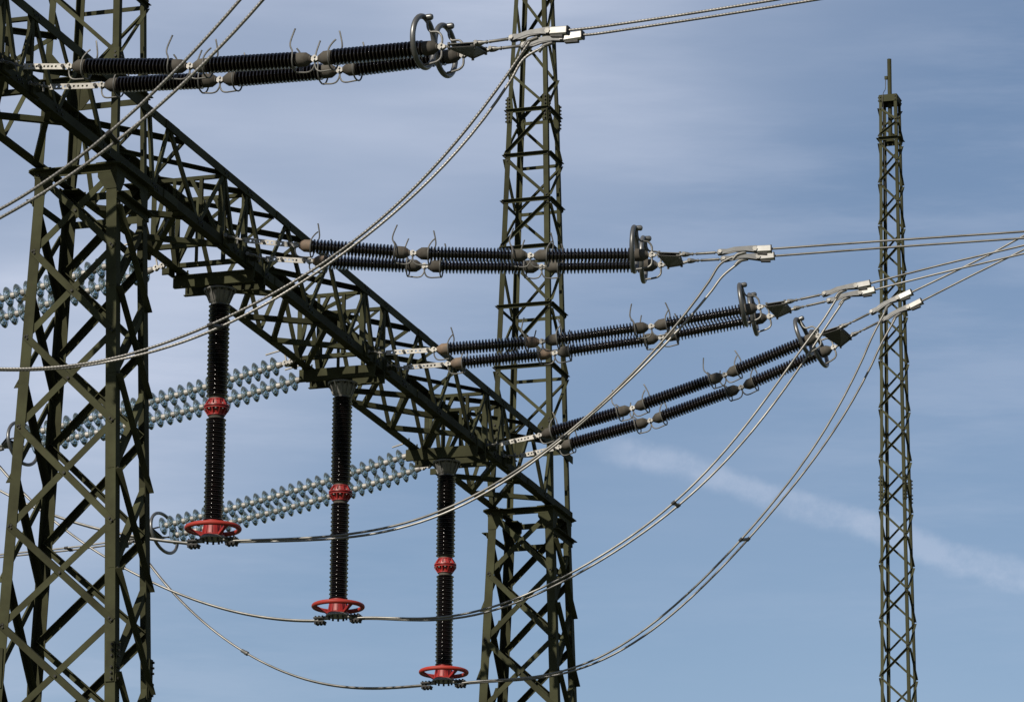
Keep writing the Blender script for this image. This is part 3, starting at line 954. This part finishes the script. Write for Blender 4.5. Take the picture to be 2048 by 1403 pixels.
POST_H = 14.6244
plabels = ['black ribbed post insulator with red ring hanging nearest the left tower',
           'black ribbed post insulator with red ring hanging in the middle of the three',
           'black ribbed post insulator with red ring hanging farthest, beside the middle tower']
post0 = None
for a_, lb in zip(POSTS + [POST_OUT], plabels + ['black ribbed post insulator with red ring just outside the left edge of the picture']):
    if post0 is None:
        post0 = thing('post_insulator', lb, 'insulator', gp(a_, 0, POST_H), -PSI, 'hanging post insulators under the crossbeam')
        build_post(post0)
    else:
        o = copy_tree(post0)
        o.location = gp(a_, 0, POST_H)
        o['label'] = lb

# ------------------------------------------------------------------ line insulator strings
U_LEN = 1.66


def unit_parts():
    """long-rod porcelain unit along +X from pin to pin, its caps and arcing horns (meshes shared by all units)"""
    pr = [(0.225, 0.050)]
    n, x0, x1 = 24, 0.238, 1.424
    p = (x1 - x0) / n
    for i in range(n):
        x = x0 + i * p
        pr += [(x + 0.008, 0.050), (x + 0.0105, 0.058), (x + 0.0150, 0.090), (x + 0.0165, 0.0975), (x + 0.0195, 0.102), (x + 0.0285, 0.102), (x + 0.0315, 0.0985), (x + 0.0322, 0.096), (x + 0.0370, 0.062), (x + 0.0378, 0.060), (x + 0.0425, 0.051)]
    pr.append((1.437, 0.050))
    mb = MB(); mb.lathe(pr, 28)
    rod_ = mb.build('insulator_unit', M_PORC, None, True)
    caps = []
    prof = [(0.048, 0.024), (0.050, 0.044), (0.066, 0.047), (0.070, 0.055), (0.112, 0.080), (0.120, 0.0855), (0.215, 0.088), (0.228, 0.088), (0.232, 0.083), (0.236, 0.055)]
    for mirror in (False, True):
        mb = MB()
        mb.lathe([(U_LEN - x, r) if mirror else (x, r) for x, r in prof], 28)
        caps.append(mb.build('end_cap', M_CAP, None, True))
    horns = []
    for mirror in (False, True):
        def P(x, y, z):
            return V3((U_LEN - x if mirror else x, -y if mirror else y, z))
        mb = MB()
        mb.tube(spline([P(0.0, 0, -0.03), P(0.004, 0, -0.09), P(0.035, 0, -0.145), P(0.09, 0, -0.165), P(0.16, 0, -0.163), P(0.235, 0, -0.158)], 5), 0.0105, 8)
        arc = lambda s_, th: P(0.236, s_ * 0.142 * math.sin(R(th)), -0.012 - 0.142 * math.cos(R(th)))
        # the short arm is on the viewer's side at a unit's start, the long one beyond it
        mb.tube(spline([arc(-1, t_) for t_ in (0, 25, 50, 75, 95)] + [P(0.243, -0.135, 0.07), P(0.275, -0.115, 0.14), P(0.31, -0.10, 0.185)], 5), 0.0105, 8)
        mb.tube(spline([arc(1, t_) for t_ in (0, 25, 50, 75, 95)] + [P(0.245, 0.135, 0.07), P(0.285, 0.12, 0.14), P(0.29, 0.11, 0.21), P(0.262, 0.10, 0.33), P(0.25, 0.10, 0.365)], 5), 0.0105, 8)
        horns.append(mb.build('arcing_horn', M_DULL, None, True))
    return rod_, caps, horns


ROD, CAPS, HORNS = unit_parts()
first_unit = [True]


def frame_from(p, q):
    x = (q - p).normalized()
    y = Z_.cross(x).normalized()
    z = x.cross(y)
    mt_ = Matrix((x, y, z)).transposed().to_4x4()
    mt_.translation = p
    return mt_


def dup(o, parent, name=None):
    if o.parent is None and o.users_collection and o.get('fresh') is None:
        o['fresh'] = 1
        c = o
    else:
        c = o.copy()
        sc.collection.objects.link(c)
    if 'fresh' in c:
        pass
    c.parent = parent
    return c


def perforated_bar(mb, p, q, w, t, holes):
    """flat strap standing on edge from p to q with a row of real holes"""
    M = frame_from(p, q)
    L = (q - p).length
    n = holes
    cell = L / n
    r = w * 0.21
    hw = w / 2

    def T(x, z, y):
        return M @ V3((x, y, z))
    for i in range(n):
        xa, xb = i * cell, (i + 1) * cell
        cx = (xa + xb) / 2
        hole = i not in (0, n - 2)
        outer = [(xa, -hw), (cx, -hw), (xb, -hw), (xb, 0), (xb, hw), (cx, hw), (xa, hw), (xa, 0)]
        inner = [(cx + r * math.cos(R(225 + 45 * k)), r * math.sin(R(225 + 45 * k))) for k in range(8)]
        vs, fs = [], []
        for y in (-t / 2, t / 2):
            vs += [T(x, z, y) for x, z in outer] + ([T(x, z, y) for x, z in inner] if hole else [])
        o = 16 if hole else 8
        for s_ in (0, 1):
            b = s_ * o
            if hole:
                for k in range(8):
                    fs.append((b + k, b + (k + 1) % 8, b + 8 + (k + 1) % 8, b + 8 + k))
            else:
                fs.append(tuple(b + k for k in range(8)))
        if hole:
            for k in range(8):
                fs.append((8 + k, 8 + (k + 1) % 8, o + 8 + (k + 1) % 8, o + 8 + k))
        for k in range(8):
            if k in (0, 1, 4, 5) or (i == 0 and k in (6, 7)) or (i == n - 1 and k in (2, 3)):
                fs.append((k, (k + 1) % 8, o + (k + 1) % 8, o + k))
        mb.add(vs, fs)


def clevis(mb, p, d):
    """bright cross-shaped coupling: two cheeks, an eye and two pins"""
    y = Z_.cross(d).normalized()
    z = d.cross(y)
    for s_ in (-1, 1):
        mb.prism(p + y * (0.018 * s_ - 0.005), p + y * (0.018 * s_ + 0.005), [(-0.05, -0.015), (-0.02, -0.04), (0.0, -0.042), (0.02, -0.03), (0.05, -0.015), (0.05, 0.015), (0.02, 0.03), (0.0, 0.046), (-0.02, 0.04), (-0.05, 0.015)], d, z)
    mb.box(p, d * 0.075, y * 0.010, z * 0.013)
    for dz in (-0.018, 0.024):
        mb.tube([p - y * 0.042 + z * dz, p + y * 0.042 + z * dz], 0.0135, 8)


def build_string(idx, label, rusty):
    N_, F_ = STRINGS[idx + 'N'], STRINGS[idx + 'F']
    base = (V3(N_['sh']) + V3(F_['sh'])) / 2
    root = thing('strain_insulator_set', label, 'insulator', base, 0, 'double strain insulator strings on the right side of the crossbeam')

    def W(p):
        return V3(p) - base
    for sname, S in (('N', N_), ('F', F_)):
        sh, ps = W(S['sh']), W(S['ps'])
        J = [W(p) for p in S['J']]
        d0 = (J[0] - ps).normalized()
        # shackle and twisted tail
        mb = MB()
        side_ = Z_.cross(d0).normalized()
        q = sh + (ps - sh) * 0.55
        mb.tube(spline([sh + side_ * 0.03 - d0 * 0.02, sh + d0 * 0.08 + side_ * 0.032, q + side_ * 0.01, q - side_ * 0.01, sh + d0 * 0.08 - side_ * 0.032, sh - side_ * 0.03 - d0 * 0.02], 5), 0.012, 8)
        mb.tube([sh - side_ * 0.06, sh + side_ * 0.06], 0.016, 8)
        mb.bolt(sh - side_ * 0.055, -side_, 0.03, 0.025)
        mb.box((q + ps) / 2, (ps - q) * 0.62, side_ * 0.022, Z_ * 0.012)
        mb.tube([q + Z_ * 0.05 + d0 * 0.02, q - Z_ * 0.075 + d0 * 0.02], 0.013, 8)
        mb.build('shackle', M_DULL, root, True)
        mb = MB()
        e = J[0] - d0 * 0.06
        perforated_bar(mb, ps, e, 0.074, 0.012, 11)
        lk_ = mb.build('link_plate', M_GALV, root)
        for fr in (0.41, 0.955):
            mb = MB()
            c = ps + (e - ps) * fr
            mb.tube([c - side_ * 0.03, c + side_ * 0.03], 0.018, 8)
            mb.bolt(c - side_ * 0.028, -side_, 0.024, 0.014)
            mb.build('pin_bolt', M_DARKF, lk_, True)
        # couplings
        for i, p in enumerate(J):
            d = (J[min(i + 1, 3)] - J[max(i - 1, 0)]).normalized()
            mb = MB()
            clevis(mb, p, d)
            mb.build('coupling', M_GALV, root)
        # three long-rod units
        for i in range(3):
            Mx = frame_from(J[i], J[i + 1])
            sc_x = (J[i + 1] - J[i]).length / U_LEN
            u_ = dup(ROD, root)
            u_.matrix_local = Mx @ Matrix.Diagonal((sc_x, 1, 1, 1))
            for k in (0, 1):
                c = dup(CAPS[k], u_)
                if (i, k) in rusty:
                    if c.data.users > 1 or True:
                        c.data = c.data.copy()
                        c.data.materials[0] = M_RUST
                        c['label'] = 'rust-stained end cap'
            for k in (0, 1):
                if not (i == 2 and k == 1):
                    dup(HORNS[k], u_)
        # corona ring round the live end
        Mx = frame_from(J[2], J[3])
        x, y, z = (Mx.to_3x3() @ v for v in (X_, Y_, Z_))
        Je = J[3]
        c = Je - x * 0.245 + z * 0.085
        mb = MB()
        mb.torus(c, y, z, 0.305, 0.034, 56, 14)
        rg = mb.build('corona_ring', M_RING, root, True)
        mb = MB()
        mb.lathe([(-0.05, 0.0), (-0.05, 0.036), (0.03, 0.04), (0.05, 0.03), (0.06, 0.0)], 12, Matrix.Translation(c + z * 0.305 + x * 0.05) @ Mx.to_3x3().to_4x4())
        mb.build('ring_joint', M_RING, rg, True)
        mb = MB()
        mb.tube(spline([Je + z * 0.02, Je + z * 0.12 - x * 0.005, Je + z * 0.185 - x * 0.05, Je + z * 0.20 - x * 0.11, Je + z * 0.205 - x * 0.16, Je + z * 0.26 - x * 0.20, Je + z * 0.385 - x * 0.215]), 0.014, 8)
        mb.tube(spline([Je - z * 0.02, Je - z * 0.12, Je - z * 0.17 - x * 0.04, Je - z * 0.19 - x * 0.11, Je - z * 0.205 - x * 0.21]), 0.014, 8)
        mb.build('support_rod', M_DULL, rg, True)
        # turnbuckle from yoke to dead end
        cv, arm, cb, ce = W(S['cv']), W(S['arm']), W(S['cb']), W(S['ce'])
        d = (arm - cv).normalized()
        sd = Z_.cross(d).normalized()
        L = (arm - cv).length
        mb = MB()
        Md = frame_from(cv, arm)
        mb.lathe([(-0.03, 0.022), (-0.02, 0.034), (0.02, 0.036), (0.055, 0.03), (0.09, 0.018), (0.11, 0.018), (0.112, 0.024), (0.13, 0.024), (0.132, 0.012), (L * 0.33, 0.012), (L * 0.34, 0.021), (L * 0.40, 0.019), (L * 0.82, 0.019), (L * 0.83, 0.022), (L * 0.86, 0.022), (L * 0.865, 0.012), (L, 0.012)], 12, Md)
        mb.tube([cv - sd * 0.05, cv + sd * 0.05], 0.015, 8)
        mb.bolt(cv - sd * 0.048, -sd, 0.026, 0.014)
        mb.build('turnbuckle', M_DULL, root, True)
        mb = MB()
        yr = W(S['yr'])
        mb.tube([yr - d * 0.05, cv], 0.016, 8)
        mb.box((yr + cv) / 2, (cv - yr) * 0.5, sd * 0.03, Z_ * 0.012)
        mb.build('yoke_link', M_GALV, root)
        # dead-end clamp: two cheeks, a wedge body, pins
        da = (cb - arm).normalized()
        sa = Z_.cross(da).normalized()
        za = da.cross(sa)
        mb = MB()
        La = (cb - arm).length
        prof = [(-0.045, -0.01), (-0.03, -0.035), (0.02, -0.038), (0.10, -0.022), (0.20, -0.004), (0.34, -0.012), (La + 0.03, -0.045), (La + 0.06, -0.02), (La + 0.06, 0.03), (La + 0.02, 0.048), (0.34, 0.05), (0.20, 0.05), (0.09, 0.028), (0.02, 0.036), (-0.03, 0.03)]
        for s_ in (-1, 1):
            mb.prism(arm + sa * (0.036 * s_ - 0.007), arm + sa * (0.036 * s_ + 0.007), prof, da, za)
        cl_ = mb.build('clamp_arm', M_ARM, root)
        for p, r_ in ((arm, 0.017), (cb, 0.022)):
            mb = MB()
            mb.tube([p - sa * 0.058, p + sa * 0.058], r_, 10)
            mb.bolt(p - sa * 0.05, -sa, r_ * 1.6, 0.012)
            mb.build('pin_bolt', M_GALV, cl_, True)
        db = (ce - cb).normalized()
        zb = db.cross(sa)
        Lb = (ce - cb).length
        mb = MB()
        q = [(-0.048, -0.035), (-0.048, 0.035), (-0.036, 0.047), (0.036, 0.047), (0.048, 0.035), (0.048, -0.035), (0.030, -0.05), (-0.030, -0.05)]
        mb.prism(cb + db * 0.03, ce, q, sa, zb)
        mb.build('clamp_body', M_ALU, root)
        mb = MB()
        mb.prism(ce, ce + db * 0.014, [(x_ * 1.07, y_ * 1.07) for x_, y_ in q], sa, zb)
        mb.prism(cb + db * 0.03 - zb * 0.052, ce - db * 0.05 - zb * 0.066, [(-0.03, -0.016), (0.03, -0.016), (0.03, 0.016), (-0.03, 0.016)], sa, zb)
        mb.build('clamp_keeper', M_DARKF, root)
        # jumper lug under the cheeks
        lug = W(S['lug'])
        mb = MB()
        mb.tube(spline([lug + da * 0.10 + za * 0.012, lug + da * 0.03, lug - za * 0.018 - da * 0.03, lug - za * 0.075 - da * 0.085]), 0.024, 10)
        mb.build('jumper_lug', M_DULL, root, True)
    # yoke plates tie the two strings together
    yl0, yr0, yl1, yr1 = W(N_['yl']), W(N_['yr']), W(F_['yl']), W(F_['yr'])
    n_ = (yr0 - yl0).cross(yl1 - yl0).normalized()
    if n_.z < 0:
        n_ = -n_
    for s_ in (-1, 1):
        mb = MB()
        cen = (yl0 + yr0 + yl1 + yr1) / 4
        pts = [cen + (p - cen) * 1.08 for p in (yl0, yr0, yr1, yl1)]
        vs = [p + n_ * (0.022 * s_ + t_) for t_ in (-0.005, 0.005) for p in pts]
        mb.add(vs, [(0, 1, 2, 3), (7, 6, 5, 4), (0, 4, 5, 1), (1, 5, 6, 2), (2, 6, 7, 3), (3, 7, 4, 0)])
        mb.build('yoke_plate', M_DULL if s_ > 0 else M_DARKF, root)  # lower plate's darker colour stands in for the shaded underside
    mb = MB()
    for p in (yl0, yr0, yl1, yr1):
        mb.tube([p - n_ * 0.05, p + n_ * 0.045], 0.017, 8)
    for Jn, p in ((W(N_['J'][3]), yl0), (W(F_['J'][3]), yl1)):
        mb.tube([Jn, p], 0.014, 8)
    mb.build('yoke_pin', M_DULL, root, True)
    return root


build_string('1', 'double string of black ribbed insulators at the top left, highest of the four', {(9, 9)})
build_string('2', 'nearly level double string of black ribbed insulators crossing in front of the middle tower', {(0, 0)})
build_string('3', 'slightly rising double string of black ribbed insulators, second from the bottom', {(0, 0), (0, 1)})
build_string('4', 'steeply rising double string of black ribbed insulators, lowest of the four', {(8, 8)})

# ------------------------------------------------------------------ glass disc strings on the far side
mb = MB()
mb.lathe([(0.050, 0.030), (0.046, 0.052), (0.036, 0.085), (0.018, 0.120), (0.0, 0.146), (-0.010, 0.150), (-0.014, 0.147), (-0.006, 0.128), (-0.022, 0.118), (-0.024, 0.112), (0.010, 0.104),
          (-0.012, 0.088), (-0.014, 0.082), (0.020, 0.070), (0.0, 0.055), (0.006, 0.03)], 32)
DISC = mb.build('glass_disc', M_GLASS, None, True)
mb = MB()
mb.lathe([(0.045, 0.050), (0.060, 0.052), (0.085, 0.047), (0.125, 0.043), (0.138, 0.030), (0.14, 0.014), (0.168, 0.014)], 18)
mb.lathe([(-0.03, 0.013), (0.03, 0.013)], 10)
DCAP = mb.build('disc_cap', M_DCAP, None, True)
N_DISC = 28


def glass_set(key, label, shift):
    """shift: how far along the beam from the set whose live end is in view"""
    up_, lo_ = [V3(p) for p in GLASS[key + 'U']], [V3(p) for p in GLASS[key + 'L']]
    base = (up_[0] + lo_[0]) / 2
    root = thing('glass_insulator_string', label, 'insulator', base, 0, 'double glass disc strings on the left side of the crossbeam')
    ends = []
    for pts in (up_, lo_):
        p0_, p1_, p2_ = pts
        tot = 4.62
        if key == '0':
            d_ = (p2_ - p0_)
            k_ = tot / d_.length
            ctrl = [p0_, p0_ + d_ * k_ * 0.5 - Z_ * 0.05, p0_ + d_ * k_ - Z_ * 0.0]
        else:
            ctrl = [p0_, p1_, p2_]
        # quadratic through the three points
        def at(t):
            a, b, c = ctrl
            return a * (2 * (t - 0.5) * (t - 1)) + b * (-4 * t * (t - 1)) + c * (2 * t * (t - 0.5))
        for i in range(N_DISC):
            t0 = (i + 0.75) / (N_DISC + 0.4)
            p = at(t0)
            q = at(t0 - 0.02)                       # towards the beam
            Mx = frame_from(p - base, q - base)
            pitch = (at(t0 + 1 / (N_DISC + 0.4)) - p).length / 0.168
            o = dup(DISC, root)
            o.matrix_local = Mx @ Matrix.Diagonal((pitch, 1, 1, 1))
            dup(DCAP, o)
        mb = MB()
        a, b = at(0.0) - base, at(0.012) - base
        d_ = (a - b).normalized()
        mb.tube([b, a + d_ * 0.16], 0.014, 8)
        clevis(mb, a + d_ * 0.06, d_)
        clevis(mb, a + d_ * 0.16, d_)
        mb.build('coupling', M_GALV, root)
        mb = MB()
        e0 = a + d_ * 0.08
        mb.tube(spline([e0, e0 + Z_ * 0.10 - d_ * 0.02, e0 + Z_ * 0.19 - d_ * 0.045, e0 + Z_ * 0.225 - d_ * 0.10, e0 + Z_ * 0.23 - d_ * 0.36]), 0.014, 8)
        mb.build('arcing_horn', M_GALV, root, True)
        ends.append((at(1.0) - base, (at(1.0) - at(0.97)).normalized()))
    # racetrack ring, yoke and dead end at the far end of the pair
    (e0, d0), (e1, d1) = ends
    c = (e0 + e1) / 2
    d_ = (d0 + d1).normalized()
    sd = (e1 - e0); sd = (sd - d_ * sd.dot(d_)).normalized()
    zz = d_.cross(sd).normalized()
    if zz.z < 0:
        zz = -zz
    mb = MB()
    mb.torus(c - d_ * 0.02 - zz * 0.02, sd, zz, 0.50, 0.028, 64, 12, ry=0.335)
    rg = mb.build('grading_ring', M_RING, root, True)
    mb = MB()
    for s_ in (-1, 1):
        mb.tube(spline([c + d_ * 0.2, c + d_ * 0.16 + sd * 0.2 * s_, c + d_ * 0.06 + sd * 0.38 * s_, c - d_ * 0.02 + sd * 0.49 * s_]), 0.012, 8)
    mb.build('support_rod', M_DULL, rg, True)
    mb = MB()
    y0, y1 = e0 + d_ * 0.10, e1 + d_ * 0.10
    tip = c + d_ * 0.30
    nn = zz
    for s_ in (-1, 1):
        vs = [p + nn * (0.02 * s_ + t_) for t_ in (-0.005, 0.005) for p in (y0 - sd * 0.05, y1 + sd * 0.05, tip + sd * 0.12, tip - sd * 0.12)]
        mb.add(vs, [(0, 1, 2, 3), (7, 6, 5, 4), (0, 4, 5, 1), (1, 5, 6, 2), (2, 6, 7, 3), (3, 7, 4, 0)])
    mb.tube([e0 - d0 * 0.02, y0], 0.014, 8)
    mb.tube([e1 - d1 * 0.02, y1], 0.014, 8)
    mb.build('yoke_plate', M_DARKF, root)
    for s_ in (-1, 1):
        a = tip + sd * 0.09 * s_
        b = a + d_ * 0.62
        sa = Z_.cross(d_).normalized()
        za = d_.cross(sa)
        mb = MB()
        mb.tube([a - d_ * 0.04, a + d_ * 0.12], 0.02, 8)
        mb.box(a + d_ * 0.22, d_ * 0.14, sa * 0.035, za * 0.03)
        mb.build('clamp_arm', M_ARM, root)
        mb = MB()
        mb.prism(a + d_ * 0.36, b, [(-0.05, -0.045), (-0.05, 0.04), (-0.038, 0.05), (0.038, 0.05), (0.05, 0.04), (0.05, -0.045)], sa, za)
        mb.build('clamp_body', M_ALU, root)
        mb = MB()
        mb.box((a + b) / 2 + d_ * 0.2 - za * 0.07, d_ * 0.10, sa * 0.03, za * 0.022)
        mb.build('clamp_keeper', M_DARKF, root)
    return [base + tip + sd * 0.09 * s_ + d_ * 0.62 for s_ in (-1, 1)], d_, base + tip


gl = [('0', 'double string of glass discs behind the left tower, highest of the three glass pairs'),
      ('1', 'double string of glass discs behind the nearest post insulator, middle of three glass pairs'),
      ('2', 'double string of glass discs ending in a grey ring, lowest of three glass pairs')]
G_END = {}
for key, lb in gl:
    G_END[key] = glass_set(key, lb, 0)

# ------------------------------------------------------------------ conductors and jumpers
W_R = 0.0175


def bundle(name, label, cat, paths, material, r, spacers=(), group=None, joints=()):
    base = V3(paths[0][0])
    root = thing(name, label, cat, base, 0, group)
    for pth in paths:
        mb = MB()
        mb.tube([V3(p) - base for p in pth], r, 10, True, True)
        mb.build('wire', material, root, True)
    for fr in spacers:
        P_ = []
        for pth in paths:
            k = min(int(fr * (len(pth) - 1)), len(pth) - 2)
            P_.append((V3(pth[k]) - base, (V3(pth[k + 1]) - V3(pth[k])).normalized()))
        mb = MB()
        (a, da), (b, db) = P_[0], P_[1]
        for p, d in P_:
            mb.lathe([(-0.035, r * 1.15), (-0.03, r * 1.6), (0.03, r * 1.6), (0.035, r * 1.15)], 12, frame_from(p, p + d))
        mb.bar(a, b, 0.045, 0.03, da)
        mb.build('spacer', M_DARKF, root)
    for fr in joints:
        for pth in paths[:1]:
            k = min(int(fr * (len(pth) - 1)), len(pth) - 2)
            p, d = V3(pth[k]) - base, (V3(pth[k + 1]) - V3(pth[k])).normalized()
            mb = MB()
            mb.lathe([(-0.09, r * 1.1), (-0.085, r * 1.7), (-0.02, r * 1.75), (0.0, r * 2.1), (0.05, r * 2.1), (0.055, r * 1.2)], 12, frame_from(p, p + d))
            mb.build('sleeve_joint', M_DULL, root, True)
    return root


def wpath(key, t0, t1, n, du=0.0, lead=True):
    w = WIRES[key]
    A, B, c = V3(w['A']), V3(w['B']), w['c']
    out = []
    for i in range(n + 1):
        t = t0 + (t1 - t0) * i / n
        p = A.lerp(B, t)
        p.z = sum(ck * t ** k for k, ck in enumerate(c))
        out.append(p + UU * du)
    if lead:
        h = out[1] - out[0]
        out = spline([A - Z_ * 0.015 + UU * du] + out[:2], 6)[:-1] + out[1:]
    return out


def wpair(i, t0, n):
    a, b = wpath('J%sN' % i, t0, 1.0, n), wpath('J%sF' % i, t0, 1.0, n)
    m = len(a)
    k0 = int(0.78 * m)
    d0 = a[k0].z - b[k0].z
    for k in range(k0, m):
        s = (k - k0) / (m - 1 - k0)
        mid, d = (a[k].z + b[k].z) / 2, d0 * (1 - s)
        a[k].z, b[k].z = mid + d / 2, mid - d / 2
    return [a, b]


JL = {'1': 'pair of grey jumper cables sweeping from the topmost clamps down to the left edge',
      '2': 'pair of grey jumper cables sagging from the level string to the nearest post insulator',
      '3': 'pair of grey jumper cables sagging from the slightly rising string to the middle post insulator',
      '4': 'pair of grey jumper cables sagging from the steep lowest string to the farthest post insulator'}
SPC = {'1': (0.62,), '2': (0.47,), '3': (0.47,), '4': (0.46,)}
for i in '1234':
    bundle('jumper_cables', JL[i], 'cable', wpair(i, 0.035, 44), M_WIRE if i == '1' else M_WIRE2, W_R, SPC[i], 'jumper cables')
bundle('jumper_cables', 'pair of thick stranded cables crossing the upper left corner in front of the tower', 'cable',
       [wpath('J0N', 0.0, 0.72, 30, lead=False), wpath('J0F', 0.0, 0.72, 30, lead=False)], M_WIRE, W_R, (0.56,), 'jumper cables')
KL = {'1': 'jumper cables running from the left edge to the nearest post insulator behind the tower',
      '2': 'jumper cables dropping from the left edge behind the tower to the middle post insulator',
      '3': 'jumper cables dropping from the glass string clamp to the farthest post insulator'}
for i, jt in (('1', ()), ('2', (0.41,)), ('3', (0.42,))):
    bundle('jumper_cables', KL[i], 'cable', [wpath('K' + i, 0.0, 1.0, 40, -0.03, False), wpath('K' + i, 0.0, 1.0, 40, 0.03, False)], M_WIRE2, W_R, (), 'jumper cables', jt)
CL = {'1': 'pair of stranded overhead conductors leaving the top of the picture to the right',
      '2': 'pair of overhead conductors running almost level to the right edge in front of the mast',
      '3': 'pair of overhead conductors rising gently to the right edge, second lowest at the mast',
      '4': 'pair of overhead conductors rising steeply across the other wires to the right edge'}
for i in '1234':
    pth = []
    for s_ in 'NF':
        S = STRINGS[i + s_]
        ce, cb = V3(S['ce']), V3(S['cb'])
        pth.append(spline([ce - (ce - cb) * 0.3, ce] + [V3(p) for p in S['w']], 8))
    bundle('conductor_pair', CL[i], 'cable', pth, M_WIRE if i == '1' else M_WIRE2, 0.0165, (), 'overhead conductors on the right')
GLB = {'0': 'pair of conductors leaving the highest glass string to the left, out of frame', '1': 'pair of conductors leaving the middle glass string to the left edge',
       '2': 'pair of conductors from the lowest glass string to the left edge, behind the tower'}
for k in '12':
    ends, d_, tip_ = G_END[k]
    pth = []
    for e in ends:
        q = [e - d_ * 0.1]
        for s_ in (0.6, 1.5, 3.0, 6.0, 10.0):
            q.append(e + V3((d_.x, d_.y, 0)).normalized() * s_ + Z_ * (d_.z * s_ * 0.35 + 0.012 * s_ * s_))
        pth.append(spline(q, 6))
    bundle('conductor_pair', GLB[k], 'cable', pth, M_WIRE2, 0.0165, (0.27,), 'overhead conductors on the left')
